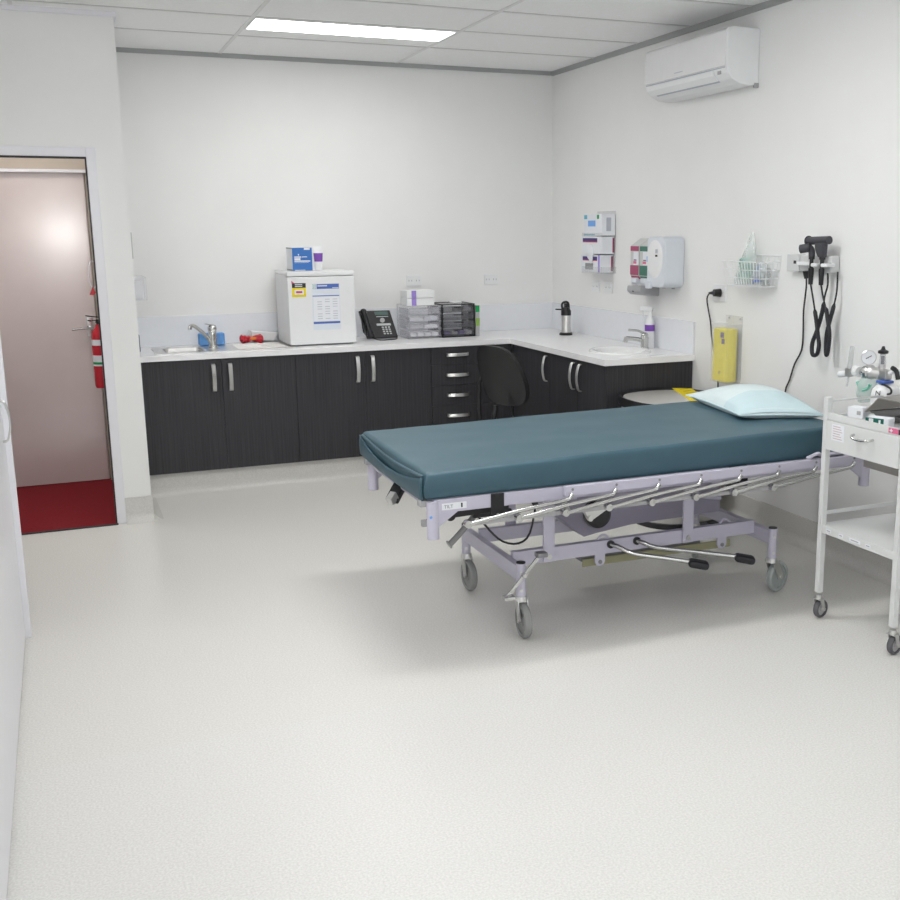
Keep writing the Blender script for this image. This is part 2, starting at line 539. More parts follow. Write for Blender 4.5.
r = empty('fire_extinguisher', (-3.322, -0.62, 0.72), 'red fire extinguisher with a white label band, hanging just inside the doorway', 'fire extinguisher')
ex, ey = -3.322, -0.62
MB().lathe([(0, 0.725), (0.043, 0.725), (0.048, 0.74), (0.048, 1.03), (0.042, 1.065), (0.022, 1.09), (0.018, 1.11), (0, 1.11)], (ex, ey, 0)).build('cylinder', RED, r)
MB().lathe([(0.0487, 0.86), (0.0487, 0.925)], (ex, ey, 0)).build('label', PAPER, r, 'white printed label')
MB().lathe([(0.0487, 0.985), (0.0487, 1.02)], (ex, ey, 0)).build('band', PAPER, r)
MB().lathe([(0.0492, 0.87), (0.0492, 0.884)], (ex, ey, 0), seg=28).build('label_print', GREEN, r)
MB().cyl((ex, ey, 1.105), (ex, ey, 1.14), 0.014).bar((ex + .02, ey, 1.15), (ex - .07, ey - .01, 1.165), 0.016, 0.006).bar((ex + .02, ey, 1.135), (ex - .06, ey - .01, 1.135), 0.016, 0.006).build('valve_handle', BLACK, r)
MB().tube([(ex - .012, ey, 1.125), (ex + .02, ey - .05, 1.10), (ex + .03, ey - .055, 1.0), (ex + .03, ey - .052, 0.85), (ex + .03, ey - .05, 0.80)], 0.007).build('hose', BLACK, r)
r = empty('safety_tag', (-3.345, -0.62, 1.28), 'small red tag on a pale cord loop hanging above the fire extinguisher', 'tag')
MB().tube([(-3.335, -0.62, 1.325), (-3.352, -0.62, 1.37), (-3.35, -0.62, 1.45), (-3.33, -0.62, 1.49), (-3.305, -0.62, 1.45), (-3.31, -0.62, 1.36)], 0.003, closed=True).build('cord', WTRIM, r)
MB().prism([(-3.338, 1.335), (-3.322, 1.30), (-3.335, 1.285), (-3.358, 1.288)], 'y', -0.628, -0.614).build('tag', RED, r)

# ------------------------------------------------------------------ cabinets
YF = -0.60     # front of the left run doors


def bow_handle_z(mb, x, y, z0, z1, out):
    """vertical bow handle, out = outward unit vector"""
    o = Vector(out)
    c = Vector((x, y, 0))
    pts = [c + Vector((0, 0, z0)), c + o * 0.018 + Vector((0, 0, z0 + 0.006)), c + o * 0.030 + Vector((0, 0, z0 + (z1 - z0) * .3)), c + o * 0.033 + Vector((0, 0, (z0 + z1) / 2)),
           c + o * 0.030 + Vector((0, 0, z0 + (z1 - z0) * .7)), c + o * 0.018 + Vector((0, 0, z1 - 0.006)), c + Vector((0, 0, z1))]
    side = Vector((o.y, -o.x, 0)).normalized()
    for dx in (-0.009, -0.0045, 0, 0.0045, 0.009):
        mb.tube([p + side * dx for p in pts], 0.004, seg=8, smooth=3)


def cab_y(x0, x1, doors, label):
    """cabinet of the left run, doors = [(x0,x1,handle_x)]"""
    r = empty('base_cabinet', ((x0 + x1) / 2, -0.3, 0), label, 'cabinet', 'dark base cabinets under the white worktop')
    MB().box(x0 + .001, x0 + .017, -0.578, -0.02, 0.14, 0.862).box(x1 - .017, x1 - .001, -0.578, -0.02, 0.14, 0.862).box(x0 + .017, x1 - .017, -0.578, -0.02, 0.14, 0.156).box(x0 + .017, x1 - .017, -0.03, -0.02, 0.156, 0.862).build('body', CARC, r, smooth=False)
    for (a, b, hx) in doors:
        dd = MB().box(a + .0008, b - .0008, YF, -0.58, 0.142, 0.858, 0.001).build('door', DARKWOOD, r)
        if hx is not None:
            mb = MB()
            bow_handle_z(mb, hx, YF, 0.655, 0.828, (0, -1, 0))
            mb.build('handle', ALU, dd, 'satin metal bow handle')
    return r


cab_y(-3.130, -2.140, [(-3.130, -2.612, -2.664), (-2.612, -2.140, -2.560)], 'dark woodgrain two-door cabinet under the steel sink, by the doorway wall')
cab_y(-2.140, -1.205, [(-2.140, -1.674, -1.726), (-1.674, -1.205, -1.622)], 'dark woodgrain two-door cabinet under the fridge and the phone')
# drawers
r = empty('drawer_cabinet', (-0.97, -0.3, 0), 'dark woodgrain cabinet of four drawers under the small drawer towers', 'cabinet', 'dark base cabinets under the white worktop')
MB().box(-1.204, -0.722, -0.578, -0.02, 0.14, 0.862).build('body', CARC, r, smooth=False)
zz = [0.858, 0.735, 0.592, 0.450, 0.142]
hz = [0.806, 0.665, 0.524, 0.380]
for i in range(4):
    dd = MB().box(-1.2025, -0.7235, YF, -0.58, zz[i + 1] + .0014, zz[i], 0.0006).build('drawer', DARKWOOD, r)
    mb = MB()
    for dz in (-0.008, -.004, 0, .004, 0.008):
        mb.tube([(-1.09, YF, hz[i] + dz), (-1.085, YF - .018, hz[i] + dz), (-1.045, YF - .031, hz[i] + dz), (-1.01, YF - .034, hz[i] + dz), (-0.975, YF - .031, hz[i] + dz), (-0.938, YF - .018, hz[i] + dz), (-0.932, YF, hz[i] + dz)], 0.004, seg=8)
    mb.build('handle', ALU, dd, 'satin metal bow handle')
# right leg cabinets, fronts face -x
r = empty('base_cabinet', (-0.3, -1.3, 0), 'dark woodgrain cabinet with three doors under the hand basin, along the right wall', 'cabinet', 'dark base cabinets under the white worktop')
MB().box(-0.578, -0.02, -2.02, -0.60, 0.14, 0.156).box(-0.03, -0.02, -2.02, -0.60, 0.156, 0.862).box(-0.578, -0.03, -2.02, -2.004, 0.156, 0.862).box(-0.578, -0.03, -0.616, -0.60, 0.156, 0.862).box(-0.578, -0.03, -1.249, -1.233, 0.156, 0.862).build('body', CARC, r, smooth=False)
MB().box(-0.721, -0.60, YF, -0.58, 0.142, 0.858, 0.001).build('corner_filler', DARKWOOD, r)
MB().box(-0.60, -0.004, -2.04, -2.021, 0.142, 0.862, 0.001).build('end_panel', DARKWOOD, r)
MB().box(-0.54, -0.01, -1.98, -0.56, 0.0, 0.14).build('plinth', COVE, r, smooth=False)
for a, b, hy in ((-1.24, -0.622, -1.20), (-1.66, -1.24, -1.61), (-2.019, -1.66, -1.71)):
    dd = MB().box(-0.60, -0.58, a + .0015, b - .0015, 0.142, 0.858, 0.001).build('door', DARKWOOD, r)
    mb = MB()
    bow_handle_z(mb, -0.60, hy, 0.668, 0.835, (-1, 0, 0))
    mb.build('handle', ALU, dd, 'satin metal bow handle')

# worktop, one L with a hole for each bowl
from mathutils.geometry import tessellate_polygon
def slab(outline, holes, z0, z1, mb):
    t = bmesh.new()
    loops = [[Vector((x, y, 0)) for x, y in outline]] + [[Vector((x, y, 0)) for x, y in h] for h in holes]
    flat = [p for l in loops for p in l]
    tris = tessellate_polygon(loops)
    for z in (z0, z1):
        vs_ = [t.verts.new((p.x, p.y, z)) for p in flat]
        for tr in tris:
            t.faces.new([vs_[i] for i in tr])
        if z == z0:
            V0 = vs_
        else:
            V1 = vs_
    k = 0
    for l in loops:
        n = len(l)
        for i in range(n):
            a, b = k + i, k + (i + 1) % n
            t.faces.new((V0[a], V0[b], V1[b], V1[a]))
        k += n
    bmesh.ops.recalc_face_normals(t, faces=t.faces)
    mb._add(t)
BX, BY, BRX, BRY = -0.325, -1.70, 0.145, 0.170
oval = [(BX + BRX * math.cos(a * math.pi / 18), BY + BRY * math.sin(a * math.pi / 18)) for a in range(36)]
SX0, SX1, SY0, SY1 = -2.94, -2.68, -0.50, -0.20
mb = MB()
slab([(-3.130, -0.001), (-3.130, -0.62), (-0.62, -0.62), (-0.62, -2.06), (-0.001, -2.06), (-0.001, -0.001)],
     [[(SX0, SY0), (SX1, SY0), (SX1, SY1), (SX0, SY1)], oval], 0.864, 0.900, mb)
mb.build('worktop', BENCH, smooth=False, label='continuous white L-shaped worktop along the back and right walls', cat='worktop', loc=(-1.5, -0.3, 0.864))
sb = empty('splashback', (-1.5, -0.01, 0.9), 'glossy pale splashback panels standing behind the white worktop', 'splashback')
MB().box(-3.118, -0.012, -0.012, -0.001, 0.9005, 1.098, 0.001).build('panel', SPLASH, sb)
MB().box(-0.012, -0.001, -2.05, -0.0125, 0.9005, 1.098, 0.001).build('panel', SPLASH, sb)
MB().box(-3.130, -3.119, -0.61, -0.001, 0.9005, 1.098, 0.001).build('panel', SPLASH, sb)

# ---- steel sink
r = empty('kitchen_sink', (-2.55, -0.33, 0.9), 'stainless steel sink with a ribbed drainer let into the worktop by the doorway wall', 'sink')
mb = MB()
slab([(-3.0, -0.55), (-2.12, -0.55), (-2.12, -0.11), (-3.0, -0.11)], [[(SX0 + .004, SY0 + .004), (SX1 - .004, SY0 + .004), (SX1 - .004, SY1 - .004), (SX0 + .004, SY1 - .004)]], 0.9003, 0.9035, mb)
mb.build('sink_deck', STEEL, r, smooth=False)
def rr(x0, x1, y0, y1, rad, n=6):
    P = []
    for cx, cy, a0 in ((x1 - rad, y1 - rad, 0), (x0 + rad, y1 - rad, 90), (x0 + rad, y0 + rad, 180), (x1 - rad, y0 + rad, 270)):
        for i in range(n + 1):
            a = R(a0 + 90 * i / n)
            P.append((cx + rad * math.cos(a), cy + rad * math.sin(a)))
    return P
def bowl(levels, mb, close=True):
    t = bmesh.new()
    rings = [[t.verts.new((x, y, z)) for x, y in pts] for pts, z in levels]
    n = len(rings[0])
    for A, B in zip(rings[:-1], rings[1:]):
        for i in range(n):
            t.faces.new((A[i], A[(i + 1) % n], B[(i + 1) % n], B[i]))
    if close:
        t.faces.new(rings[-1])
    bmesh.ops.recalc_face_normals(t, faces=t.faces)
    mb._add(t)
e = .006
mb = MB()
bowl([(rr(SX0 + .002, SX1 - .002, SY0 + .002, SY1 - .002, 0.02), 0.9042), (rr(SX0 + e, SX1 - e, SY0 + e, SY1 - e, 0.04), 0.9), (rr(SX0 + .015, SX1 - .015, SY0 + .015, SY1 - .015, .05), 0.78), (rr(SX0 + .03, SX1 - .03, SY0 + .03, SY1 - .03, .05), 0.755), (rr(SX0 + .10, SX1 - .10, SY0 + .11, SY1 - .11, .02), 0.75)], mb)
mb.build('bowl', STEEL, r)
mb = MB()
for i in range(9):
    mb.box(-2.48 + .0, -2.16, -0.47 + i * .038, -0.462 + i * .038, 0.9035, 0.9065, 0.001)
mb.build('drainer_ribs', STEEL, r)
def mixer(name, base, out, label, h=0.10, reach=0.15, lever=(0, 0, 1)):
    b = Vector(base)
    o = Vector(out).normalized()
    r = empty(name, b, label, 'tap')
    MB().lathe([(0, 0), (0.030, 0), (0.030, 0.008), (0.025, 0.014), (0.025, h * .75), (0.028, h * .85), (0.022, h), (0, h + .004)], b).build('body', CHROME, r)
    return r, b, o
r, b, o = mixer('sink_mixer_tap', (-2.62, -0.32, 0.9037), (-0.9, -0.20, 0), 'chrome mixer tap with a rising spout behind the steel sink', 0.115)
MB().tube([b + Vector((0, 0, .03)) + o * .01, b + o * .05 + Vector((0, -.01, .09)), b + o * .11 + Vector((0, -.02, .145)), b + o * .135 + Vector((0, -.02, .155)), b + o * .148 + Vector((0, -.02, .147)), b + o * .15 + Vector((0, -.02, .13))], 0.012).build('spout', CHROME, r)
MB().sph(b + Vector((0, 0, .128)), 0.030, sz=.9).bar(b + Vector((0.02, 0, .145)), b + Vector((-.045, -.02, .160)), 0.022, 0.009, bev=.002).build('lever', CHROME, r)

# ---- hand basin
r = empty('hand_basin', (BX, BY, 0.9), 'white ceramic oval hand basin let into the worktop at the right wall', 'basin')
def ov(k, j, dx=0):
    return [(BX + dx + k * math.cos(a * math.pi / 18), BY + j * math.sin(a * math.pi / 18)) for a in range(36)]
mb = MB()
bowl([(ov(BRX + .045, BRY + .045), 0.9005), (ov(BRX + .042, BRY + .042), 0.910), (ov(BRX + .03, BRY + .03), 0.915), (ov(BRX + .008, BRY + .008), 0.912), (ov(BRX - .006, BRY - .006), 0.90), (ov(BRX - .03, BRY - .03), 0.84), (ov(BRX - .08, BRY - .09), 0.80), (ov(.02, .02), 0.79)], mb)
mb.build('bowl', CERAM, r)
MB().lathe([(0, 0.794), (0.018, 0.794), (0.02, 0.791)], (BX, BY, 0)).build('drain', CHROME, r)
r, b, o = mixer('basin_mixer_tap', (-0.125, -1.66, 0.9005), (-1, 0.42, 0), 'chrome lever mixer tap beside the hand basin', 0.085)
MB().tube([b + Vector((0, 0, .055)), b + o * .06 + Vector((0, 0, .066)), b + o * .12 + Vector((0, 0, .072))], 0.014).cyl(b + o * .115 + Vector((0, 0, .078)), b + o * .125 + Vector((0, 0, .045)), 0.014).build('spout', CHROME, r)
MB().sph(b + Vector((0, 0, .09)), 0.024, sz=.7).tube([b + Vector((0, 0, .10)), b + o * .04 + Vector((0, 0, .118)), b + o * .105 + Vector((0, 0, .124))], 0.0075).build('lever', CHROME, r)

# ---- things by the sink
r = MB().box(-2.69, -2.52, -0.165, -0.095, 0.9045, 0.985, 0.01, 3).build('sponge', BLUES, label='bright blue sponge block standing behind the sink tap', cat='sponge')
r = empty('red_packet', (-2.32, -0.16, 0.907), 'crumpled red plastic packet lying on the steel drainer', 'packet')
mb = MB()
def crump(u, v):
    a = u * 2 * math.pi
    x = -2.42 + .15 * v
    rr_ = (0.022 + .006 * math.sin(9 * v)) * (1 + .8 * mnoise.noise(Vector((a * 1.3, v * 9, 2))))
    return (x, -0.16 + rr_ * 1.5 * math.cos(a), 0.938 + rr_ * .9 * math.sin(a) - .005 * v)
mb.grid(crump, 18, 14, closed_u=True)
mb.build('wrapper', REDP, r)
MB().sph((-2.335, -0.185, 0.94), 0.014, sx=1.7, sy=.5, sz=.7).build('print', ORANGE, r, 'orange printed patch')
r = empty('wipes_packet', (-2.22, -0.09, 0.907), 'tilted white packet with a silver edge behind the red packet', 'packet')
MB().prism([(-2.32, .928), (-2.175, .908), (-2.15, .965), (-2.335, .985)], 'y', -0.09, -0.035, 0.006).build('wrapper', WPLAST, r)
MB().prism([(-2.335, .928), (-2.322, .923), (-2.335, .987), (-2.343, .987)], 'y', -0.092, -0.033).build('crimped_end', ALU, r)
MB().box(-3.115, -3.075, -0.33, -0.24, 0.9005, 1.01, .004).build('small_box', mat('navy_box', (0.03, 0.05, 0.12), .5), label='small dark navy box at the left end of the worktop', cat='box')

# ---- fridge
FX0, FX1, FY0, FY1 = -2.142, -1.690, -0.475, -0.05
r = empty('mini_fridge', ((FX0 + FX1) / 2, -0.26, 0.9), 'white bar fridge with notices stuck on its door, standing on the worktop', 'fridge')
MB().box(FX0, FX1, FY0 + .045, FY1, 0.910, 1.372, 0.006).build('body', WHITE, r)
MB().box(FX0 - .002, FX1 + .002, FY0 + .03, FY1, 1.372, 1.392, 0.006).build('top', WHITE, r)
dd = MB().box(FX0, FX1, FY0, FY0 + .043, 0.910, 1.358, 0.008).build('door', WHITE, r)
mb = MB().box(FX0, FX1, FY0 + .002, FY0 + .043, 1.361, 1.394, 0.008)
mb.build('door_handle', WHITE, dd, 'white grip strip along the top of the door')
for x in (FX0 + .04, FX1 - .04):
    for y in (FY0 + .06, FY1 - .05):
        MB().cyl((x, y, 0.9003), (x, y, 0.912), 0.015).build('foot', BLACK, r)
MB().box(FX0 + .02, FX1 - .02, FY0 + .02, FY0 + .035, 0.902, 0.912).build('base_grille', MGREY, r)
yf = FY0 - .001
def flat(x0, x1, z0, z1, th=.001, y=yf):
    return MB().box(x0, x1, y - th, y + .0006, z0, z1)
w_ = flat(-2.113, -2.022, 1.228, 1.318).build('warning_sticker', YSTK, r, 'yellow and black warning sticker')
flat(-2.113, -2.022, 1.288, 1.318, .0016).build('header', INK, w_)
flat(-2.098, -2.036, 1.243, 1.275, .0016).build('white_panel', PAPER, w_)
flat(-2.088, -2.046, 1.254, 1.266, .0022).build('red_print', REDP, w_)
mb = MB()
for q in range(2):
    mb.box(-2.094, -2.045, yf - .0022, yf, 1.306 - q * .011, 1.311 - q * .011)
mb.build('white_print', PAPER, w_)
MB().prism([(-2.116, 1.318), (-2.095, 1.318), (-2.116, 1.336)], 'y', yf - .0016, yf).build('red_corner', PINK, w_)
n_ = flat(-1.982, -1.796, 1.005, 1.312).build('notice_sheet', PAPERB, r, 'pale notice sheet with blue bands')
flat(-1.95, -1.80, 1.277, 1.309, .0016).build('blue_header', BLUEP, n_)
flat(-1.979, -1.953, 1.277, 1.309, .0016).build('green_emblem', MINTC, n_)
flat(-1.98, -1.80, 1.228, 1.234, .0016).build('rule', BLUEP, n_)
flat(-1.98, -1.80, 1.046, 1.060, .0016).build('blue_footer', BLUEP, n_)
flat(-1.975, -1.80, 1.066, 1.224, .0014).build('table_panel', PAPER, n_)
mb = MB()
for row in range(9):
    for c_ in range(3):
        if (row * 3 + c_) % 5 != 4:
            x = -1.95 + c_ * .052
            mb.box(x, x + .032, yf - .002, yf, 1.078 + row * .016, 1.082 + row * .016)
mb.build('table_print', PRINT, n_)
mb = MB().box(-1.945, -1.88, yf - .0022, yf, 1.294, 1.300).box(-1.845, -1.802, yf - .0022, yf, 1.281, 1.285)
mb.build('header_print', PAPER, n_)

# on the fridge
r = empty('blue_carton', (-2.02, -0.34, 1.394), 'blue and white carton on top of the fridge', 'carton')
MB().box(-2.082, -1.952, -0.385, -0.18, 1.3945, 1.548, .001).build('carton', PAPER, r)
MB().box(-2.083, -1.951, -0.3865, -0.385, 1.396, 1.547).build('front_print', BLUE, r, 'blue printed front')
mb = MB().box(-2.07, -2.025, -0.388, -0.386, 1.482, 1.490).box(-2.07, -2.03, -0.388, -0.386, 1.465, 1.479).box(-2.02, -1.985, -0.388, -0.386, 1.484, 1.489).box(-2.07, -1.965, -0.388, -0.386, 1.455, 1.463).box(-2.07, -1.975, -0.388, -0.386, 1.448, 1.450).box(-2.004, -1.965, -0.388, -0.386, 1.532, 1.546).box(-2.068, -2.0, -0.388, -0.386, 1.3965, 1.402).box(-2.045, -2.038, -0.388, -0.386, 1.496, 1.506)
mb.build('white_print', PAPER, r)
MB().box(-2.0835, -2.082, -0.38, -0.185, 1.54, 1.547).box(-2.0835, -2.082, -0.38, -0.185, 1.397, 1.404).build('dark_side_print', MGREY, r)
r = empty('cream_tube', (-1.90, -0.34, 1.394), 'white tube with a purple label standing on its cap beside the blue carton', 'tube')
MB().lathe([(0, 0), (0.024, 0), (0.025, 0.006), (0.025, 0.045), (0.024, 0.048)], (-1.90, -0.34, 1.3945)).build('cap', WPLAST, r)
def tubef(u, v):
    a = u * 2 * math.pi
    w = 0.026 + 0.010 * v
    th = 0.021 * (1 - v) + 0.001
    return (-1.90 + w * math.cos(a), -0.34 + th * math.sin(a), 1.442 + v * 0.112)
MB().grid(tubef, 24, 8, closed_u=True).build('tube', WPLAST, r)
def tubel(u, v):
    a = math.pi * (1.08 + .84 * u)
    v = .1 + .5 * v
    w = 0.0268 + 0.010 * v
    th = 0.0218 * (1 - v) + 0.0018
    return (-1.90 + w * math.cos(a), -0.34 + th * math.sin(a), 1.442 + v * 0.112)
MB().grid(tubel, 14, 5).build('label', PURP, r, 'purple label')
r = MB().box(-1.945, -1.926, -0.335, -0.305, 1.3945, 1.50, .001).build('slim_box', PAPER, label='slim white packet between the blue carton and the purple tube', cat='packet')

# ---- desk phone
r = empty('desk_phone', (-1.47, -0.25, 0.9), 'black desk phone with keypad and small display, on the worktop right of the fridge', 'phone')
P0 = Vector((-1.462, -0.29, 0.914))
ax = Vector((1, -0.13, 0)).normalized()
ay = Vector((-0.16, 0.40, 0.90)).normalized()     # up along the face
an = ax.cross(ay)
if an.y > 0: an = -an
def PM(u, v, w):
    return P0 + ax * u + ay * v + an * w
def pbox(mb, u0, u1, v0, v1, w0, w1, bev=0.0):
    t = bmesh.new()
    bmesh.ops.create_cube(t, size=1)
    for q in t.verts:
        q.co = PM((u0 + u1) / 2 + q.co.x * (u1 - u0), (v0 + v1) / 2 + q.co.y * (v1 - v0), (w0 + w1) / 2 + q.co.z * (w1 - w0))
    bmesh.ops.recalc_face_normals(t, faces=t.faces)
    if bev:
        bmesh.ops.bevel(t, geom=list(t.edges), offset=bev, segments=2, profile=.5, affect='EDGES')
    mb._add(t)
    return mb
mb = MB()
pbox(mb, -.105, .115, 0.0, .205, -.02, .012, .006)
mb.build('body', BLACK, r)
mb = MB().bar(PM(-.09, .16, -.02), PM(-.09, .07, -.085), .02, .012).bar(PM(.10, .16, -.02), PM(.10, .07, -.085), .02, .012).bar(PM(-.09, .07, -.08), PM(.10, .07, -.08), .012, .02).bar(PM(-.09, .01, -.02), PM(-.09, .07, -.085), .012, .012).bar(PM(.10, .01, -.02), PM(.10, .07, -.085), .012, .012)
mb.build('stand', BLACK, r)
mb = MB()
mb.tube([PM(-.075, .195, .018), PM(-.078, .17, .038), PM(-.078, .10, .042), PM(-.078, .035, .038), PM(-.075, .01, .02)], [.024, .02, .016, .016, .02, .024], seg=14)
mb.build('handset', BLACK, r)
mb = MB(); pbox(mb, .0, .095, .168, .195, .012, .0135); mb.build('display', LCD, r, 'grey-green display')
mb = MB(); pbox(mb, .005, .09, .154, .158, .012, .0145); pbox(mb, -.01, .09, .088, .104, .012, .0145, .001)
for i in range(4):
    for j in range(3):
        pbox(mb, .02 + j * .022, .034 + j * .022, .022 + i * .016, .032 + i * .016, .012, .0155, .001)
mb.build('keys', mat('silver_keys', (.55, .58, .58), .4), r, 'pale silver keys')
mb = MB().cyl(PM(.04, .128, .012), PM(.04, .128, .016), .017)
mb.build('navigation_key', GPLAST, r)
MB().tube([PM(-.075, .0, .02), (-1.50, -0.335, .9055), (-1.45, -.36, .9055), (-1.38, -.34, .9055), (-1.35, -0.29, .909), (-1.355, -.25, .93)], .0035).build('cord', BLACK, r)

# ---- small drawer towers
def tower(x0, x1, y0, y1, z1, rim, side, front, name, label, n=4):
    r = empty(name, ((x0 + x1) / 2, (y0 + y1) / 2, 0.9), label, 'drawer tower', 'small desktop drawer towers on the worktop')
    mb = MB()
    w = .008
    for x in (x0, x1 - w):
        mb.box(x, x + w, y0, y0 + w, .901, z1).box(x, x + w, y1 - w, y1, .901, z1)
    for z in (.901, z1 - w):
        mb.box(x0, x1, y0, y0 + w, z, z + w).box(x0, x1, y1 - w, y1, z, z + w).box(x0, x0 + w, y0, y1, z, z + w).box(x1 - w, x1, y0, y1, z, z + w)
    mb.build('frame', rim, r)
    mb = MB().box(x0 + .001, x0 + .003, y0 + w, y1 - w, .905, z1 - .004).box(x1 - .003, x1 - .001, y0 + w, y1 - w, .905, z1 - .004).box(x0 + w, x1 - w, y0 + w, y1 - w, z1 - .004, z1 - .002)
    mb.build('shell', side, r, smooth=False)
    h = (z1 - .010 - .911) / n
    for i in range(n):
        za = .911 + i * h
        mb = MB().box(x0 + .011, x1 - .011, y0 + .001, y0 + .004, za + .003, za + h - .004)
        mb.box(x0 + .011, x0 + .013, y0 + .004, y1 - .02, za + .003, za + h - .012).box(x1 - .013, x1 - .011, y0 + .004, y1 - .02, za + .003, za + h - .012).box(x0 + .013, x1 - .013, y0 + .004, y1 - .02, za + .003, za + .005)
        dd = mb.build('drawer', front, r, smooth=False)
        MB().box((x0 + x1) / 2 - .035, (x0 + x1) / 2 + .035, y0 - .007, y0 + .001, za + h - .016, za + h - .010).build('lip', rim, dd)
    return r
tower(-1.288, -1.046, -0.36, -0.09, 1.135, CLEAR, CLEARG, CLEARG, 'drawer_tower', 'clear plastic four-drawer tower on the worktop, left of the black-edged one')
tower(-1.032, -0.782, -0.35, -0.09, 1.137, BLACK, SMOKE, SMOKE, 'drawer_tower', 'black-edged smoky four-drawer tower on the worktop, beside the green box')
random.seed(3)
def contents(x0, x1, y0, z0, n, mats, label, cat_):
    w = (x1 - x0) / n
    for i in range(n):
        MB().box(x0 + i * w + .004, x0 + (i + 1) * w - .006, y0, y0 + .12, z0, z0 + .022 + .006 * random.random(), .003).build('small_packet', mats[i % len(mats)], label=label, cat='packet', group=cat_)
contents(-1.272, -1.060, -0.350, .9175, 4, [WPLAST], 'small white packet in the bottom drawer of the clear tower', 'white packets in the clear tower')
contents(-1.272, -1.060, -0.345, .9735, 2, [GPLAST, WPLAST], 'small packet in the second drawer up of the clear tower', 'packets in the second drawer of the clear tower')
contents(-1.272, -1.060, -0.345, 1.0285, 2, [WPLAST, LPLAST], 'small packet in the third drawer up of the clear tower', 'packets in the third drawer of the clear tower')
contents(-1.016, -0.80, -0.345, .9175, 4, [PURPL, WPLAST], 'small purple or white packet in the bottom drawer of the black-edged tower', 'packets in the bottom drawer of the black-edged tower')
contents(-1.016, -0.80, -0.342, 1.0855, 3, [WPLAST, GPLAST], 'small packet in the top drawer of the black-edged tower', 'packets in the top drawer of the black-edged tower')
# boxes on the towers
for i, z in enumerate((1.136, 1.190)):
    r = empty('glove_box', (-1.19, -0.27, z), ['white and purple carton lying on the clear drawer tower, lower of the two', 'white and purple carton lying on top of the other one on the clear tower'][i], 'carton')
    MB().box(-1.307 + .012, -1.095, -0.355, -0.20, z, z + .052, .002).build('carton', WPLAST, r)
    MB().box(-1.262, -1.228, -0.3565, -0.355, z + .001, z + .051).build('print', PURPL, r, 'lavender print')
r = MB().box(-0.93, -0.86, -0.30, -0.22, 1.138, 1.150, .005).build('folded_wipe', WPLAST, label='small white folded wipe on the black-edged drawer tower', cat='wipe')
r = empty('green_box', (-0.765, -0.33, 0.9), 'narrow green and grey box standing right of the black-edged tower', 'box')
MB().box(-0.777, -0.748, -0.355, -0.20, .901, 1.122, .001).build('carton', GPLAST, r)
MB().box(-0.7775, -0.7475, -0.3565, -0.355, 1.074, 1.121).build('green_top', GREEN, r)
MB().box(-0.7775, -0.7475, -0.3565, -0.355, .975, 1.03).build('lime_band', LIME, r)

# ---- air pot
r = empty('pump_dispenser', (-0.158, -0.57, 0.9), 'steel and black pump flask standing in the corner of the worktop', 'flask')
c = (-0.158, -0.57, 0)
MB().lathe([(0, .9005), (.048, .9005), (.048, .914), (.040, .920)], c).build('base', BLACK, r)
MB().lathe([(.035, .919), (.035, 1.045)], c).build('body', STEEL, r, 'polished steel body')
MB().lathe([(.037, 1.043), (.037, 1.075), (.028, 1.09), (.024, 1.10), (.0, 1.104)], c).build('head', BLACK, r)
MB().tube([(-.185, -.57, 1.08), (-.19, -.57, 1.125), (-.165, -.57, 1.14), (-.14, -.57, 1.13), (-.135, -.57, 1.09)], .008).cyl((-.158, -.57, 1.1), (-.158, -.57, 1.13), .014).build('pump_grip', BLACK, r)
MB().tube([(-.19, -.575, 1.085), (-.225, -.60, 1.09), (-.262, -.62, 1.093)], .005).build('spout', BLACK, r)
# ---- spray bottle
r = empty('spray_bottle', (-0.055, -1.60, 0.9), 'white spray bottle with a purple label standing behind the basin tap', 'bottle')
c = (-0.055, -1.60, 0)
MB().lathe([(0, .9005), (.029, .9005), (.031, .905), (.031, 1.05), (.025, 1.08), (.014, 1.10), (.013, 1.115), (0, 1.115)], c).build('bottle', WPLAST, r)
MB().lathe([(.0317, 1.01), (.0317, 1.05)], c).build('label', PURP, r, 'purple label')
MB().cyl((-.055, -1.60, 1.11), (-.055, -1.60, 1.135), .014).bar((-.045, -1.62, 1.148), (-.10, -1.55, 1.152), .026, .030, bev=.006).bar((-.085, -1.565, 1.14), (-.082, -1.57, 1.10), .012, .006).build('trigger_head', WPLAST, r)
MB().box(-.30, -.19, -2.045, -1.99, .9005, .905, .001).build('soap_dish', CERAM, label='small flat white dish at the front end of the worktop', cat='dish')

# ------------------------------------------------------------------ wall sockets
def socket_x(y0, y1, z0, z1, label, name='wall_socket'):      # on the right wall
    r = empty(name, (-0.004, (y0 + y1) / 2, (z0 + z1) / 2), label, 'socket')
    MB().box(-.010, -.0005, y0, y1, z0, z1, .002).build('plate', WPLAST, r)
    mb = MB()
    for yy in ((y0 * 3 + y1) / 4, (y0 + y1 * 3) / 4):
        mb.bar((-.0105, yy - .006, (z0 + z1) / 2 - .002), (-.0105, yy - .012, (z0 + z1) / 2 + .008), .001, .002, up=(1, 0, 0))
        mb.bar((-.0105, yy + .006, (z0 + z1) / 2 - .002), (-.0105, yy + .012, (z0 + z1) / 2 + .008), .001, .002, up=(1, 0, 0))
    mb.build('slots', MGREY, r)
    MB().box(-.013, -.010, (y0 + y1) / 2 - .006, (y0 + y1) / 2 + .006, z1 - .03, z1 - .015, .001).build('switch', WPLAST, r)
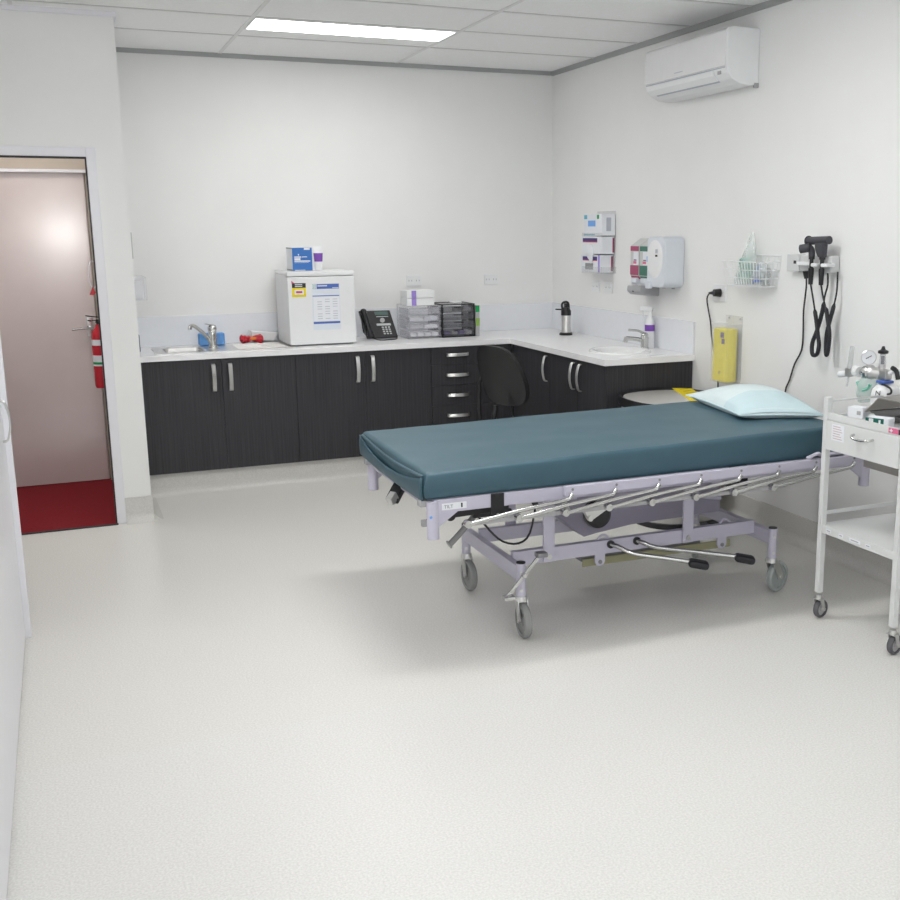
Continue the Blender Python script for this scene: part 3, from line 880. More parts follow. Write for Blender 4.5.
def socket_y(x0, x1, z0, z1, label):
    r = empty('wall_socket', ((x0 + x1) / 2, -0.004, (z0 + z1) / 2), label, 'socket')
    MB().box(x0, x1, -.010, -.0005, z0, z1, .002).build('plate', WPLAST, r)
    mb = MB()
    for xx in ((x0 * 3 + x1) / 4, (x0 + x1 * 3) / 4):
        mb.box(xx - .012, xx - .009, -.0108, -.0098, (z0 + z1) / 2 - .006, (z0 + z1) / 2 + .006).box(xx + .009, xx + .012, -.0108, -.0098, (z0 + z1) / 2 - .006, (z0 + z1) / 2 + .006)
    mb.build('slots', MGREY, r)
    for xx in ((x0 * 3 + x1) / 4, (x0 + x1 * 3) / 4):
        MB().box(xx - .006, xx + .006, -.0125, -.0098, z1 - .02, z1 - .01, .001).build('switch', WPLAST, r)
socket_y(-1.182, -1.068, 1.255, 1.333, 'white double wall socket above the clear drawer tower')
socket_y(-0.572, -0.458, 1.252, 1.325, 'white double wall socket above the empty worktop near the room corner')
socket_x(-0.80, -0.69, 1.215, 1.29, 'white wall socket under the glove box holder, nearer the room corner')
socket_x(-0.99, -0.88, 1.215, 1.29, 'white wall socket under the glove box holder, farther from the room corner')
socket_x(-2.378, -2.245, 1.235, 1.335, 'white wall socket with a black plug in it, above the yellow roll holder')
r = empty('plug_lead', (-0.03, -2.29, 1.28), 'black plug and thin cord running down the wall from the socket above the yellow roll', 'cord')
MB().cyl((-.011, -2.325, 1.287), (-.05, -2.318, 1.288), .024, .020).cyl((-.03, -2.31, 1.287), (-.04, -2.255, 1.283), .015, .006).build('plug', BLACK, r)
MB().tube([(-0.035, -2.30, 1.286), (-0.033, -2.249, 1.28), (-0.03, -2.219, 1.246), (-0.02, -2.222, 1.182), (-0.015, -2.240, 1.114), (-0.013, -2.251, 1.038), (-0.013, -2.277, 0.952), (-0.013, -2.306, 0.896), (-0.013, -2.334, 0.763), (-0.013, -2.34, 0.55)], .0045).build('cord', BLACK, r)

# ---- glove box holder
r = empty('glove_box_holder', (-0.06, -0.85, 1.36), 'clear wall holder on the right wall near the room corner', 'holder')
mb = MB().box(-.006, -.001, -1.005, -.74, 1.36, 1.775)
for z in (1.355, 1.605):
    mb.box(-.115, -.001, -1.015, -.72, z, z + .004)
mb.box(-.115, -.112, -1.015, -.72, 1.355, 1.40).box(-.115, -.112, -1.015, -.72, 1.605, 1.63).box(-.115, -.001, -1.018, -1.015, 1.355, 1.40)
mb.build('rack', CLEAR, r, smooth=False)
X = -.108
def gbox(y0, y1, z0, z1, label, top=False):
    r = empty('glove_box', (-0.055, (y0 + y1) / 2, z0), label, 'glove box')
    MB().box(X, -.008, y0, y1, z0, z1, .001).build('carton', PAPER, r)
    return r
b1 = gbox(-1.01, -.735, 1.610, 1.755, 'white and blue tissue carton at the top of the clear wall holder')
mb = MB().box(X - .001, X, -.785, -.74, 1.722, 1.75)
mb.build('teal_print', mat('teal_print', (.12, .45, .60), .5), b1)
MB().box(X - .001, X, -.90, -.735, 1.612, 1.622).build('teal_strip', MATS['teal_print'], b1)
MB().box(X - .0012, X, -.91, -.80, 1.672, 1.712).build('blue_print', BLUEL, b1, 'light blue printed patch')
MB().box(X - .0012, X, -.965, -.935, 1.722, 1.75).build('green_print', GREEN, b1)
MB().box(-.075, -.04, -1.0112, -1.01, 1.64, 1.73).build('end_slot', PRINT, b1)
for z0, lab in ((1.485, 'white glove carton with a navy and red band, middle of the clear wall holder'), (1.360, 'white glove carton with a dark patch, bottom of the clear wall holder')):
    b = gbox(-1.0 + (.02 if z0 < 1.4 else 0), -.71 + (.02 if z0 < 1.4 else 0), z0 + .002, z0 + (.118 if z0 > 1.4 else .120), lab)
    MB().box(X - .0012, X, -.94, -.72, z0 + .085, z0 + .108).build('navy_band', NAVY, b)
    MB().box(X - .0012, X, -.94, -.72, z0 + .079, z0 + .085).build('red_line', REDP, b)
    MB().box(-.022, -.009, -1.0012 if z0 > 1.4 else -.9812, -.97, z0 + .01, z0 + .11).build('side_print', MAROON, b)
    if z0 < 1.4:
        MB().box(X - .0012, X, -.88, -.76, z0 + .018, z0 + .062).build('dark_patch', MGREY, b)
        MB().box(X - .0015, X, -.978, -.955, z0 + .002, z0 + .119).build('lavender_edge', PURPL, b)
MB().sph((-.112, -.84, 1.50), .055, sx=.3, sy=.9, sz=1.0).sph((-.116, -.86, 1.465), .03, sx=.4, sy=.8, sz=1.5).build('latex_glove', PAPER, label='white crumpled glove poking out of the middle glove carton', cat='glove')

for o_ in [q_ for q_ in ALL if q_.parent is None and q_.name.startswith('latex_glove')] + [q_ for q_ in COL.objects if q_.parent is None and (q_.name.startswith('glove_box'))]:
    o_.location.y -= .02

# ---- soap dispensers
def dispenser(y0, y1, main, label, liquid, x=-.118):
    r = empty('hand_rub_dispenser', (-0.06, (y0 + y1) / 2, 1.262), label, 'dispenser')
    MB().prism([(-.001, 1.59), (-.05, 1.595), (x, 1.55), (x - .004, 1.54), (x - .004, 1.36), (x + .02, 1.34), (x + .02, 1.305), (-.001, 1.30)], 'y', y0 + .002, y1 - .002, .004).build('housing', main, r)
    MB().box(x - .0055, x - .003, y0 + .006, y1 - .006, 1.515, 1.545).build('coloured_panel', liquid, r)
    MB().prism([(x - .007, 1.425), (x - .007, 1.37), (x + .008, 1.338), (x + .02, 1.338), (x - .001, 1.36), (x - .001, 1.425)], 'y', y0 + .006, y1 - .006).build('coloured_panel', liquid, r)
    MB().box(x - .006, x - .003, y0 + .006, y0 + (y1 - y0) * .6, 1.428, 1.512).build('label', PAPER, r, 'white printed label')
    MB().box(x - .007, x - .003, y0 + .03, y0 + (y1 - y0) * .6, 1.435, 1.452).build('pink_print', PINK, r)
    MB().box(x - .007, x - .003, y0 + .03, y0 + (y1 - y0) * .55, 1.455, 1.462).build('dark_print', NAVY if liquid is ROSE else SGREEN, r)
    MB().prism([(x - .01, 1.345), (x + .03, 1.35), (x + .03, 1.305), (x + .0, 1.300), (x - .012, 1.32)], 'y', y0 + .02, y1 - .02, .006).build('push_lever', LPLAST, r)
    return r
dispenser(-1.568, -1.452, GPLAST.copy() if False else mat('translucent_grey_housing', (.60, .61, .60), .35), 'grey wall dispenser with rose-red panels, nearest the glove box holder', ROSE)
dispenser(-1.690, -1.572, mat('light_grey_housing', (.58, .60, .58), .35), 'grey wall dispenser with dark green panels, between the rose one and the large white one', SGREEN)
r = empty('drip_tray', (-0.09, -1.57, 1.235), 'mid-grey drip tray under the rose and green dispensers', 'tray')
MB().prism([(-.001, 1.290), (-.138, 1.297), (-.144, 1.262), (-.115, 1.238), (-.001, 1.232)], 'y', -1.625, -1.445, .008).build('tray', mat('tray_grey', (.40, .40, .42), .4), r)
MB().box(-.1430, -.138, -1.54, -1.52, 1.258, 1.265).build('slot', BLACK, r)
# large towel dispenser
r = empty('towel_dispenser', (-0.09, -1.88, 1.29), 'large rounded white towel dispenser mounted beside the green hand rub dispenser', 'dispenser')
def rbox(y0, y1, z0, z1, x0, x1, rad, mb):
    mb.prism(rr(y0, y1, z0, z1, rad), 'x', x0, x1, .012)
mb = MB(); rbox(-1.915, -1.695, 1.298, 1.605, -.14, -.001, .035, mb)
mb.build('housing', LPLAST, r)
mb = MB()
mb.lathe([(0, .012), (.10, .010), (.125, .003), (.13, 0)], (-.140, -1.795, 1.47), M=Matrix.Rotation(R(-90), 4, 'Y') @ Matrix.Diagonal((.90, .74, 1, 1)))
mb.build('front_bulge', WPLAST, r)
MB().box(-.153, -.149, -1.845, -1.82, 1.485, 1.497).build('viewing_slot', INK, r)
MB().box(-.152, -.148, -1.845, -1.82, 1.505, 1.53).build('grey_print', PRINT, r)
MB().box(-.150, -.142, -1.755, -1.712, 1.452, 1.485, .001).build('blue_sticker', BLUEL, r, 'light blue sticker')
MB().box(-.155, -.13, -1.76, -1.70, 1.288, 1.335, .008).build('outlet', LPLAST, r)
for y in (-1.76, -1.87):
    MB().cyl((-.05, y, 1.30), (-.05, y, 1.288), .010).build('foot', GPLAST, r)

# ---- wire basket
r = empty('wire_basket', (-0.07, -2.65, 1.34), 'white wire basket on the wall above the plug socket, holding bagged tubing', 'basket')
mb = MB()
wr = .0021
b0, b1_, t0, t1 = (-2.85, -2.55), (-.115, -.003), (-2.875, -2.52), (-.14, -.003)
zb, zt = 1.345, 1.475
def q(u, s, v):      # u along y 0..1, v height 0..1, s front(1)/back(0)
    y = (b0[0] + (b0[1] - b0[0]) * u) * (1 - v) + (t0[0] + (t0[1] - t0[0]) * u) * v
    xf = b1_[0] * (1 - v) + t1[0] * v
    return Vector((xf * s - .004 * (1 - s), y, zb + (zt - zb) * v))
for v in (0, .33, .66, 1):
    rr0 = wr * (1.5 if v in (0, 1) else 1)
    mb.tube([q(0, 0, v), q(0, 1, v), q(1, 1, v), q(1, 0, v)], rr0, seg=6, smooth=1)
mb.tube([q(0, 0, 1.25), q(1, 0, 1.25)], wr * 1.5, seg=6, smooth=1).tube([q(0, 0, 0), q(1, 0, 0)], wr, seg=6, smooth=1)
for i in range(14):
    u = i / 13
    mb.tube([q(u, 0, 0), q(u, 1, 0), q(u, 1, 1)], wr * .8, seg=5, smooth=1).tube([q(u, 0, 0), q(u, 0, 1.25)], wr * .8, seg=5, smooth=1)
for s in (.33, .66):
    for u in (0, 1):
        mb.tube([q(u, s, 0), q(u, s, 1)], wr * .8, seg=5, smooth=1)
mb.build('basket', WPLAST, r)
def blob(name, c, r3, matl, label, cat, amp=.35, fr=3.0, parent=None, seed=0, tip=0):
    mb = MB()
    def fn(u, v):
        a = u * 2 * math.pi
        p = (v - .5) * math.pi
        d = Vector((math.cos(a) * math.cos(p), math.sin(a) * math.cos(p), math.sin(p)))
        k = 1 + amp * mnoise.noise(d * fr + Vector((seed, 3, 7)))
        w = (1 - tip * max(0, d.z)) 
        return (c[0] + d.x * r3[0] * k * w, c[1] + d.y * r3[1] * k * w, c[2] + d.z * r3[2] * (k if d.z < .5 else 1))
    mb.grid(fn, 36, 22, closed_u=True)
    if parent is None:
        return mb.build(name, matl, label=label, cat=cat)
    return mb.build(name, matl, parent, label)
bg = empty('tubing_bag', (-.07, -2.55, 1.35), 'clear bag of mint green tubing standing up in the wire basket', 'bag')
mb = MB()
def bagf(u, v):
    a = u * 2 * math.pi
    w = .075 * (1 - .85 * v ** 1.6) + .008 * mnoise.noise(Vector((a * 2, v * 6, 1)))
    th = .045 * (1 - v ** 1.5) + .003
    return (-.07 + th * math.cos(a), -2.645 - .065 * v + w * math.sin(a), 1.352 + .275 * v)
mb.grid(bagf, 32, 16, closed_u=True)
mb.build('film', BAGF, bg)
mb = MB()
for i in range(5):
    ph = i * 1.3
    mb.tube([(-.07 + .022 * math.cos(ph + t_ * .9), -2.65 + (.062 - .006 * i) * math.sin(t_ * .9 + ph), 1.375 + .023 * i + .004 * t_) for t_ in range(8)], .006, seg=8)
mb.build('tubing', MINT, bg, 'mint green tubing')
bg = empty('syringe_bag', (-.07, -2.72, 1.35), 'crumpled clear bag with blue-tipped tubing at the right of the wire basket', 'bag')
blob('film', (-.06, -2.785, 1.415), (.042, .055, .062), FILM, 'clear crumpled film', None, parent=bg, seed=4)
MB().tube([(-.085, -2.80, 1.37), (-.09, -2.785, 1.40), (-.09, -2.79, 1.435), (-.08, -2.805, 1.45)], .008).tube([(-.08, -2.745, 1.365), (-.09, -2.77, 1.375), (-.07, -2.80, 1.37)], .006).build('blue_tubing', BLUEP, bg, 'blue tubing')
MB().tube([(-.07 + .03 * math.cos(i), -2.78 + .035 * math.sin(i), 1.37 + .009 * i) for i in range(8)], .006, seg=8).build('grey_tubing', PRINT, bg)

# ---- yellow roll in clear holder
r = empty('apron_holder', (-0.05, -2.44, 0.79), 'clear acrylic wall holder beside the sharp bin corner, with a yellow roll inside', 'holder')
mb = MB().box(-.005, -.001, -2.545, -2.385, .80, 1.165)
mb.box(-.100, -.097, -2.540, -2.385, .79, 1.13).box(-.10, -.001, -2.543, -2.540, .79, 1.12).box(-.10, -.001, -2.385, -2.382, .79, 1.12).box(-.10, -.001, -2.54, -2.385, .787, .79)
mb.build('case', CLEAR, r, smooth=False)
for y, z in ((-2.53, 1.15), (-2.42, 1.15)):
    MB().cyl((-.005, y, z), (-.009, y, z), .006).build('screw', GPLAST, r)
r['label'] = 'clear acrylic wall holder under the plug socket, a yellow roll inside'
r = empty('apron_roll', (-0.06, -2.38, 0.80), 'tall bright yellow plastic roll standing in the clear wall holder', 'roll')
mb = MB().prism([(-.094, -2.50), (-.094, -2.392), (-.02, -2.392), (-.02, -2.53), (-.05, -2.535), (-.08, -2.525)], 'z', .793, 1.095, .008)
mb.build('roll', YELC, r)
MB().box(-.0955, -.09, -2.50, -2.468, 1.045, 1.075).box(-.0955, -.09, -2.505, -2.480, 1.01, 1.04).build('print', mat('dull_purple_print', (.16, .10, .22), .6), r, 'dark printed squares')
MB().cyl((-.0955, -2.465, .845), (-.09, -2.465, .845), .010).build('round_print', mat('tan_print', (.45, .36, .10), .6), r)

# ---- otoscope set
r = empty('diagnostic_wall_unit', (-0.03, -3.18, 1.43), 'light grey wall unit with two dark scope heads and coiled cords', 'medical device')
MB().box(-.050, -.001, -3.085, -2.985, 1.432, 1.52, .006).box(-.042, -.001, -3.30, -3.085, 1.436, 1.515, .006).box(-.055, -.001, -3.345, -3.28, 1.432, 1.518, .012).build('housing', mat('unit_grey', (.66, .67, .67), .4), r)
MB().box(-.0515, -.045, -3.065, -3.045, 1.472, 1.488).build('window', INK, r)
MB().box(-.075, -.04, -3.20, -3.10, 1.466, 1.484, .004).box(-.095, -.04, -3.285, -3.235, 1.462, 1.480, .006).box(-.095, -.04, -3.36, -3.31, 1.462, 1.480, .006).build('cradle', WPLAST, r)
SC = mat('scope_dark_grey', (.055, .055, .065), .4)
# otoscope handle and head
h1 = MB().cyl((-.08, -3.225, 1.375), (-.08, -3.225, 1.44), .011, .014).cyl((-.08, -3.225, 1.438), (-.08, -3.225, 1.455), .014).cyl((-.08, -3.225, 1.455), (-.08, -3.225, 1.50), .010).cyl((-.08, -3.225, 1.498), (-.08, -3.225, 1.515), .015).build('otoscope_handle', BLACK, r)
MB().cyl((-.08, -3.225, 1.512), (-.08, -3.225, 1.535), .016).tube([(-.08, -3.225, 1.53), (-.085, -3.22, 1.55), (-.095, -3.205, 1.558)], .017).cyl((-.09, -3.225, 1.556), (-.115, -3.18, 1.548), .022).build('otoscope_head', SC, h1)
h2 = MB().cyl((-.08, -3.305, 1.375), (-.08, -3.305, 1.44), .011, .014).cyl((-.08, -3.305, 1.438), (-.08, -3.305, 1.455), .014).cyl((-.08, -3.305, 1.455), (-.08, -3.305, 1.50), .010).cyl((-.08, -3.305, 1.498), (-.08, -3.305, 1.512), .015).build('ophthalmoscope_handle', BLACK, r)
MB().prism([(-3.325, 1.508), (-3.288, 1.508), (-3.262, 1.55), (-3.258, 1.595), (-3.332, 1.595)], 'x', -.098, -.065, .008).cyl((-.082, -3.20, 1.588), (-.082, -3.355, 1.592), .020).cyl((-.082, -3.20, 1.588), (-.082, -3.195, 1.588), .025).build('ophthalmoscope_head', SC, h2)
c1 = [(-.08, -3.225, 1.38), (-0.075, -3.246, 1.299), (-0.07, -3.258, 1.24), (-0.07, -3.273, 1.191), (-0.07, -3.289, 1.128), (-0.07, -3.301, 1.079), (-0.07, -3.289, 1.033), (-0.07, -3.258, 1.025), (-0.065, -3.241, 1.048), (-0.06, -3.238, 1.088), (-0.055, -3.258, 1.14), (-0.05, -3.276, 1.201), (-0.045, -3.287, 1.261), (-0.04, -3.29, 1.321), (-0.03, -3.295, 1.375), (-0.03, -3.29, 1.44)]
c2 = [(-.08, -3.305, 1.38), (-0.075, -3.322, 1.313), (-0.07, -3.342, 1.256), (-0.07, -3.36, 1.198), (-0.07, -3.376, 1.135), (-0.07, -3.371, 1.061), (-0.07, -3.361, 1.035), (-0.065, -3.348, 1.059), (-0.06, -3.343, 1.133), (-0.055, -3.353, 1.197), (-0.05, -3.367, 1.257), (-0.04, -3.373, 1.32), (-0.03, -3.366, 1.363), (-0.03, -3.365, 1.44)]
def rad(c, lo, hi):
    return [lo if p[2] > 1.27 else hi for p in c]
MB().tube(c1, rad(c1, .0045, .0105), seg=10, smooth=4).build('coiled_cord', BRUB, r)
MB().tube(c2, rad(c2, .0045, .0105), seg=10, smooth=4).build('coiled_cord', BRUB, r)
MB().cyl((-.05, -3.145, 1.438), (-.045, -3.145, 1.40), .016, .010).tube([(-0.045, -3.145, 1.412), (-0.035, -3.136, 1.352), (-0.02, -3.104, 1.238), (-0.013, -3.099, 1.136), (-0.013, -3.094, 1.032), (-0.013, -3.041, 0.953), (-0.013, -3.005, 0.864), (-0.013, -2.968, 0.779), (-.013, -2.95, .5)], .0045).build('power_cord', BLACK, r)

# ---- air conditioner
r = empty('air_conditioner', (-0.1, -2.19, 2.39), 'white split-system air conditioner high on the right wall', 'air conditioner')
Y0, Y1 = -2.615, -1.765
MB().prism([(-.001, 2.40), (-.001, 2.685), (-.165, 2.688), (-.195, 2.68), (-.206, 2.66), (-.207, 2.485), (-.198, 2.455), (-.17, 2.425), (-.12, 2.402), (-.06, 2.395)], 'y', Y0, Y1, .006).build('housing', WPLAST, r)
MB().prism([(-.2065, 2.488), (-.213, 2.490), (-.213, 2.665), (-.206, 2.675), (-.2, 2.68)], 'y', Y0 + .004, Y1 - .004, .002).build('front_panel', mat('gloss_white_panel', (.84, .845, .85), .12), r)
MB().prism([(-.2045, 2.478), (-.2085, 2.476), (-.203, 2.452), (-.178, 2.424), (-.172, 2.428), (-.197, 2.456)], 'y', Y0 + .12, Y1 - .03, .001).build('louvre', WPLAST, r)
MB().prism([(-.2075, 2.4855), (-.2095, 2.4855), (-.2095, 2.480), (-.2075, 2.480)], 'y', Y0 + .01, Y1 - .01).prism([(-.175, 2.428), (-.1765, 2.4235), (-.168, 2.4185), (-.162, 2.421)], 'y', Y0 + .12, Y1 - .08).build('shadow_gap', PRINT, r)
MB().box(-.206, -.2015, Y0 + .055, Y0 + .085, 2.452, 2.470).build('indicator', GPLAST, r)
MB().box(-.214, -.2125, -2.19, -2.10, 2.513, 2.517).build('logo_plate', PRINT, r)
MB().box(-.03, -.001, Y0 - .002, Y0 + .01, 2.385, 2.41, .002).build('pipe_exit', GPLAST, r)

# ---- paper dispensers on the partition wall
r = empty('paper_dispenser', (-3.07, -0.30, 1.225), 'pale translucent box dispenser on the partition wall left of the sink', 'dispenser')
MB().box(-3.131, -3.01, -.34, -.14, 1.228, 1.378, .004).build('case', CLEARG, r)
MB().box(-3.125, -3.03, -.33, -.15, 1.24, 1.35, .002).build('paper', WPLAST, r)
r = MB().box(-3.131, -3.072, -.30, -.275, 1.49, 1.655, .002).build('wall_plate', mat('pale_grey_plate', (.50, .51, .50), .4), label='thin grey plate on edge on the partition wall above the box dispenser', cat='plate')

# ------------------------------------------------------------------ pedal bin behind the bed
r = empty('pedal_bin', (-0.355, -2.38, 0), 'stainless steel bin with black rim and yellow sticker, behind the bed', 'bin')
cx, cy_ = -0.345, -2.38
def ovl(a, b, k=36, p=2.6):
    P = []
    for i in range(k):
        t_ = 2 * math.pi * i / k
        c_, s_ = math.cos(t_), math.sin(t_)
        P.append((cx + a * abs(c_) ** (2 / p) * (1 if c_ >= 0 else -1), cy_ + b * abs(s_) ** (2 / p) * (1 if s_ >= 0 else -1)))
    return P
mb = MB(); bowl([(ovl(.25, .27), .03), (ovl(.27, .29), .66), (ovl(.265, .285), .661)], mb); mb.build('body', STEEL, r)
mb = MB(); bowl([(ovl(.26, .28), .0), (ovl(.26, .28), .03), (ovl(.25, .27), .031)], mb); mb.build('base_ring', BLACK, r)
mb = MB(); bowl([(ovl(.27, .29), .655), (ovl(.285, .31), .660), (ovl(.293, .318), .70), (ovl(.289, .314), .712), (ovl(.268, .293), .706), (ovl(.265, .29), .68)], mb); mb.build('rim', BLACK, r)
mb = MB(); bowl([(ovl(.266, .291), .685), (ovl(.258, .283), .706), (ovl(.19, .21), .714), (ovl(.05, .05), .716)], mb); mb.build('lid', LSTEEL, r)
MB().prism([(-.20, -2.13), (-.105, -2.20), (-.27, -2.62), (-.37, -2.62)], 'z', .7145, .7185).build('sticker', YSTK, r, 'yellow warning sticker')
mb = MB()
for i in range(5):
    mb.box(-.30 + .03 * i, -.25 + .03 * i, -2.52 + .08 * i, -2.508 + .08 * i, .7185, .7192)
mb.build('sticker_print', mat('sticker_brown_print', (.35, .25, 0), .6), r)
MB().box(-.42, -.28, -2.72, -2.62, .012, .03, .005).build('pedal', BLACK, r)

# ------------------------------------------------------------------ office chair
r = empty('office_chair', (-0.885, -1.60, 0), 'black office chair standing between the bed and the corner cabinets', 'chair')
cc = Vector((-0.905, -1.60, 0))
d0 = Vector((.93, .37, 0)).normalized()
s0 = Vector((-d0.y, d0.x, 0))
def CP(f_, s_, z):
    return cc + d0 * f_ + s0 * s_ + Vector((0, 0, z))
mb = MB()
def seatf(u, v):
    a = u * 2 * math.pi
    pr = [(0.0, .425), (.19, .425), (.225, .44), (.23, .465), (.21, .485), (.0, .49)]
    i = min(int(v * 5), 4); t_ = v * 5 - i
    rad_ = pr[i][0] * (1 - t_) + pr[i + 1][0] * t_
    z = pr[i][1] * (1 - t_) + pr[i + 1][1] * t_
    c_, s_ = math.cos(a), math.sin(a)
    return CP(rad_ * abs(c_) ** .7 * (1 if c_ >= 0 else -1), rad_ * abs(s_) ** .7 * (1 if s_ >= 0 else -1), z)
mb.grid(seatf, 36, 11, closed_u=True)
mb.build('seat', mat('black_fabric', (.011, .011, .012), .9, bump=.3, bscale=300), r)
def backshape(mb, k, th, off):
    t = bmesh.new()
    n = 40
    F, Bk = [], []
    for i in range(n):
        a = 2 * math.pi * i / n
        c_, s_ = math.cos(a), math.sin(a)
        s = .185 * k * abs(c_) ** .62 * (1 if c_ >= 0 else -1)
        zz_ = .185 * k * abs(s_) ** .75 * (1 if s_ >= 0 else -1)
        s *= 1 - .10 * (zz_ / .185)
        fr_ = -.235 - .06 * (zz_ / .185) + .9 * s * s
        F.append(t.verts.new(CP(fr_ + off, s,   .795 + zz_)))
        Bk.append(t.verts.new(CP(fr_ + off - th, s,   .795 + zz_)))
    cf = t.verts.new(CP(-.235 + off, 0, .795)); cb = t.verts.new(CP(-.235 + off - th, 0, .795))
    for i in range(n):
        j = (i + 1) % n
        t.faces.new((cf, F[i], F[j])); t.faces.new((cb, Bk[j], Bk[i])); t.faces.new((F[i], Bk[i], Bk[j], F[j]))
    bmesh.ops.recalc_face_normals(t, faces=t.faces)
    mb._add(t)
mb = MB(); backshape(mb, .93, .02, .014); mb.build('backrest', MATS['black_fabric'], r)
mb = MB(); backshape(mb, 1.0, .028, -.008); mb.build('back_shell', BLACK, r)
MB().tube([CP(-.29, 0, .62), CP(-.30, 0, .50), CP(-.24, 0, .43), CP(-.05, 0, .415)], .018).build('back_bracket', BLACK, r)
for s in (1,):
    MB().tube([CP(-.20, s * .20, .43), CP(-.20, s * .235, .50), CP(-.19, s * .245, .72), CP(-.12, s * .245, .745), CP(.02, s * .245, .735)], .014).build('armrest', BLACK, r)
MB().cyl(CP(0, 0, .12), CP(0, 0, .425), .025).build('gas_column', BLACK, r)
for i in range(5):
    a = 2 * math.pi * i / 5 + .3
    e_ = CP(.22 * math.cos(a), .22 * math.sin(a), .085)
    lg = MB().bar(CP(0, 0, .12), e_, .035, .025, bev=.005).build('leg', BLACK, r)
    MB().cyl(e_ + Vector((-.012, 0, -.055)), e_ + Vector((.012, 0, -.055)), .029).cyl(e_, e_ + Vector((0, 0, -.04)), .008).build('castor', BRUB, lg)

# ------------------------------------------------------------------ left cupboard
r = empty('tall_cupboard', (-4.08, -4.7, 0), 'white cupboard along the left wall with silver bow handles', 'cupboard')
MB().box(-4.385, -3.793, -6.62, -2.92, 0.0, 2.30, .001).build('body', WHITE, r)
MB().box(-4.385, -3.752, -2.92, -2.885, 0.0, 2.30, .001).build('end_panel', WTRIM, r)
yb = [-2.921, -3.632, -4.36, -5.1, -5.85, -6.6]
for i in range(5):
    dd = MB().box(-3.792, -3.774, yb[i + 1] + .0015, yb[i] - .0015, 0.02, 2.29, .001).build('door', LPLAST if False else WTRIM, r)
    mb = MB()
    hy = (yb[i] - .05) if i % 2 == 0 else (yb[i + 1] + .05)
    bow_handle_z(mb, -3.774, hy - .10 if i == 0 else hy, .86, 1.02, (1, 0, 0))
    mb.build('handle', ALU, dd, 'satin metal bow handle')

# ------------------------------------------------------------------ the bed
BED = empty('examination_bed', (-1.28, -3.41, 0), 'lilac-framed wheeled hospital bed with chrome fold-down side rail and teal mattress', 'bed')
YN, YFR = -3.845, -2.972
# frame rails
mb = MB()
mb.box(-2.285, -0.22, YN - .012, YN + .018, .595, .648, .003).box(-2.30, -0.22, YFR - .018, YFR + .012, .595, .648, .003)
mb.box(-2.29, -2.26, YN, YFR, .60, .645, .003)
mb.box(-.235, -.205, YN, YFR, .60, .645, .003)
for x in (-1.70, -1.01):
    mb.box(x - .025, x + .025, YN, YFR, .585, .625, .003)
mb.build('deck_frame', LILAC, BED)
MB().box(-2.26, -.235, YN + .02, YFR - .02, .632, .648, .002).build('deck_panel', LILACD, BED)
for x, y in ((-2.288, YN), (-2.282, YFR), (-.217, YN), (-.217, YFR)):
    p = MB().cyl((x, y, .495), (x, y, .643), .0235, seg=24).build('corner_post', LILAC, BED)
MB().cyl((-2.300, YN - .018, .585), (-2.304, YN - .0235, .585), .005).build('blue_dot', BLUEL, BED, 'small blue dot')
for y, s in ((YN, 1), (YFR, -1)):
    MB().prism([(-2.275, .60), (-2.18, .60), (-2.23, .565), (-2.275, .535)], 'y', y - .006, y + .006).build('gusset', LILAC, BED)
    MB().prism([(-.24, .60), (-.33, .60), (-.28, .565), (-.24, .535)], 'y', y - .006, y + .006).build('gusset', LILAC, BED)
# foot end clamps and lever
MB().box(-2.335, -2.30, YN + .01, YN + .05, .62, .645, .004).box(-2.325, -2.305, YN + .015, YN + .04, .54, .565, .003).box(-2.325, -2.30, YFR - .05, YFR - .01, .62, .645, .004).build('end_clamp', GPLAST, BED)
MB().bar((-2.27, -3.39, .62), (-2.335, -3.45, .555), .055, .03, bev=.006).build('release_handle', BLACK, BED)
MB().bar((-2.322, -3.455, .585), (-2.352, -3.475, .56), .03, .036, bev=.003).build('release_plate', ALU, BED)
# tilt label
lb = MB().box(-2.255, -2.155, YN - .0135, YN - .012, .606, .632).build('tilt_label', PAPER, BED, 'white TILT label')
cu = bpy.data.curves.new('tilt_text', 'FONT')
cu.body = 'TILT'
cu.size = .019
cu.extrude = .0004
to = bpy.data.objects.new('tmp', cu)
COL.objects.link(to)
dg = bpy.context.evaluated_depsgraph_get()
me = bpy.data.meshes.new_from_object(to.evaluated_get(dg))
bpy.data.objects.remove(to)
def text_obj(me, name, matl, parent, M):
    me.transform(Matrix.Translation(-origin_of(parent)) @ M)
    o = bpy.data.objects.new(name, me)
    COL.objects.link(o)
    o.parent = parent
    me.materials.clear()
    me.materials.append(matl)
    ALL.append(o)
    return o
text_obj(me, 'text', MGREY, lb, Matrix.Translation((-2.247, YN - .0142, .612)) @ Matrix.Rotation(R(90), 4, 'X'))
MB().bar((-2.175, YN - .0145, .611), (-2.175, YN - .0145, .628), .001, .006, up=(1, 0, 0)).build('arrow', INK, lb)
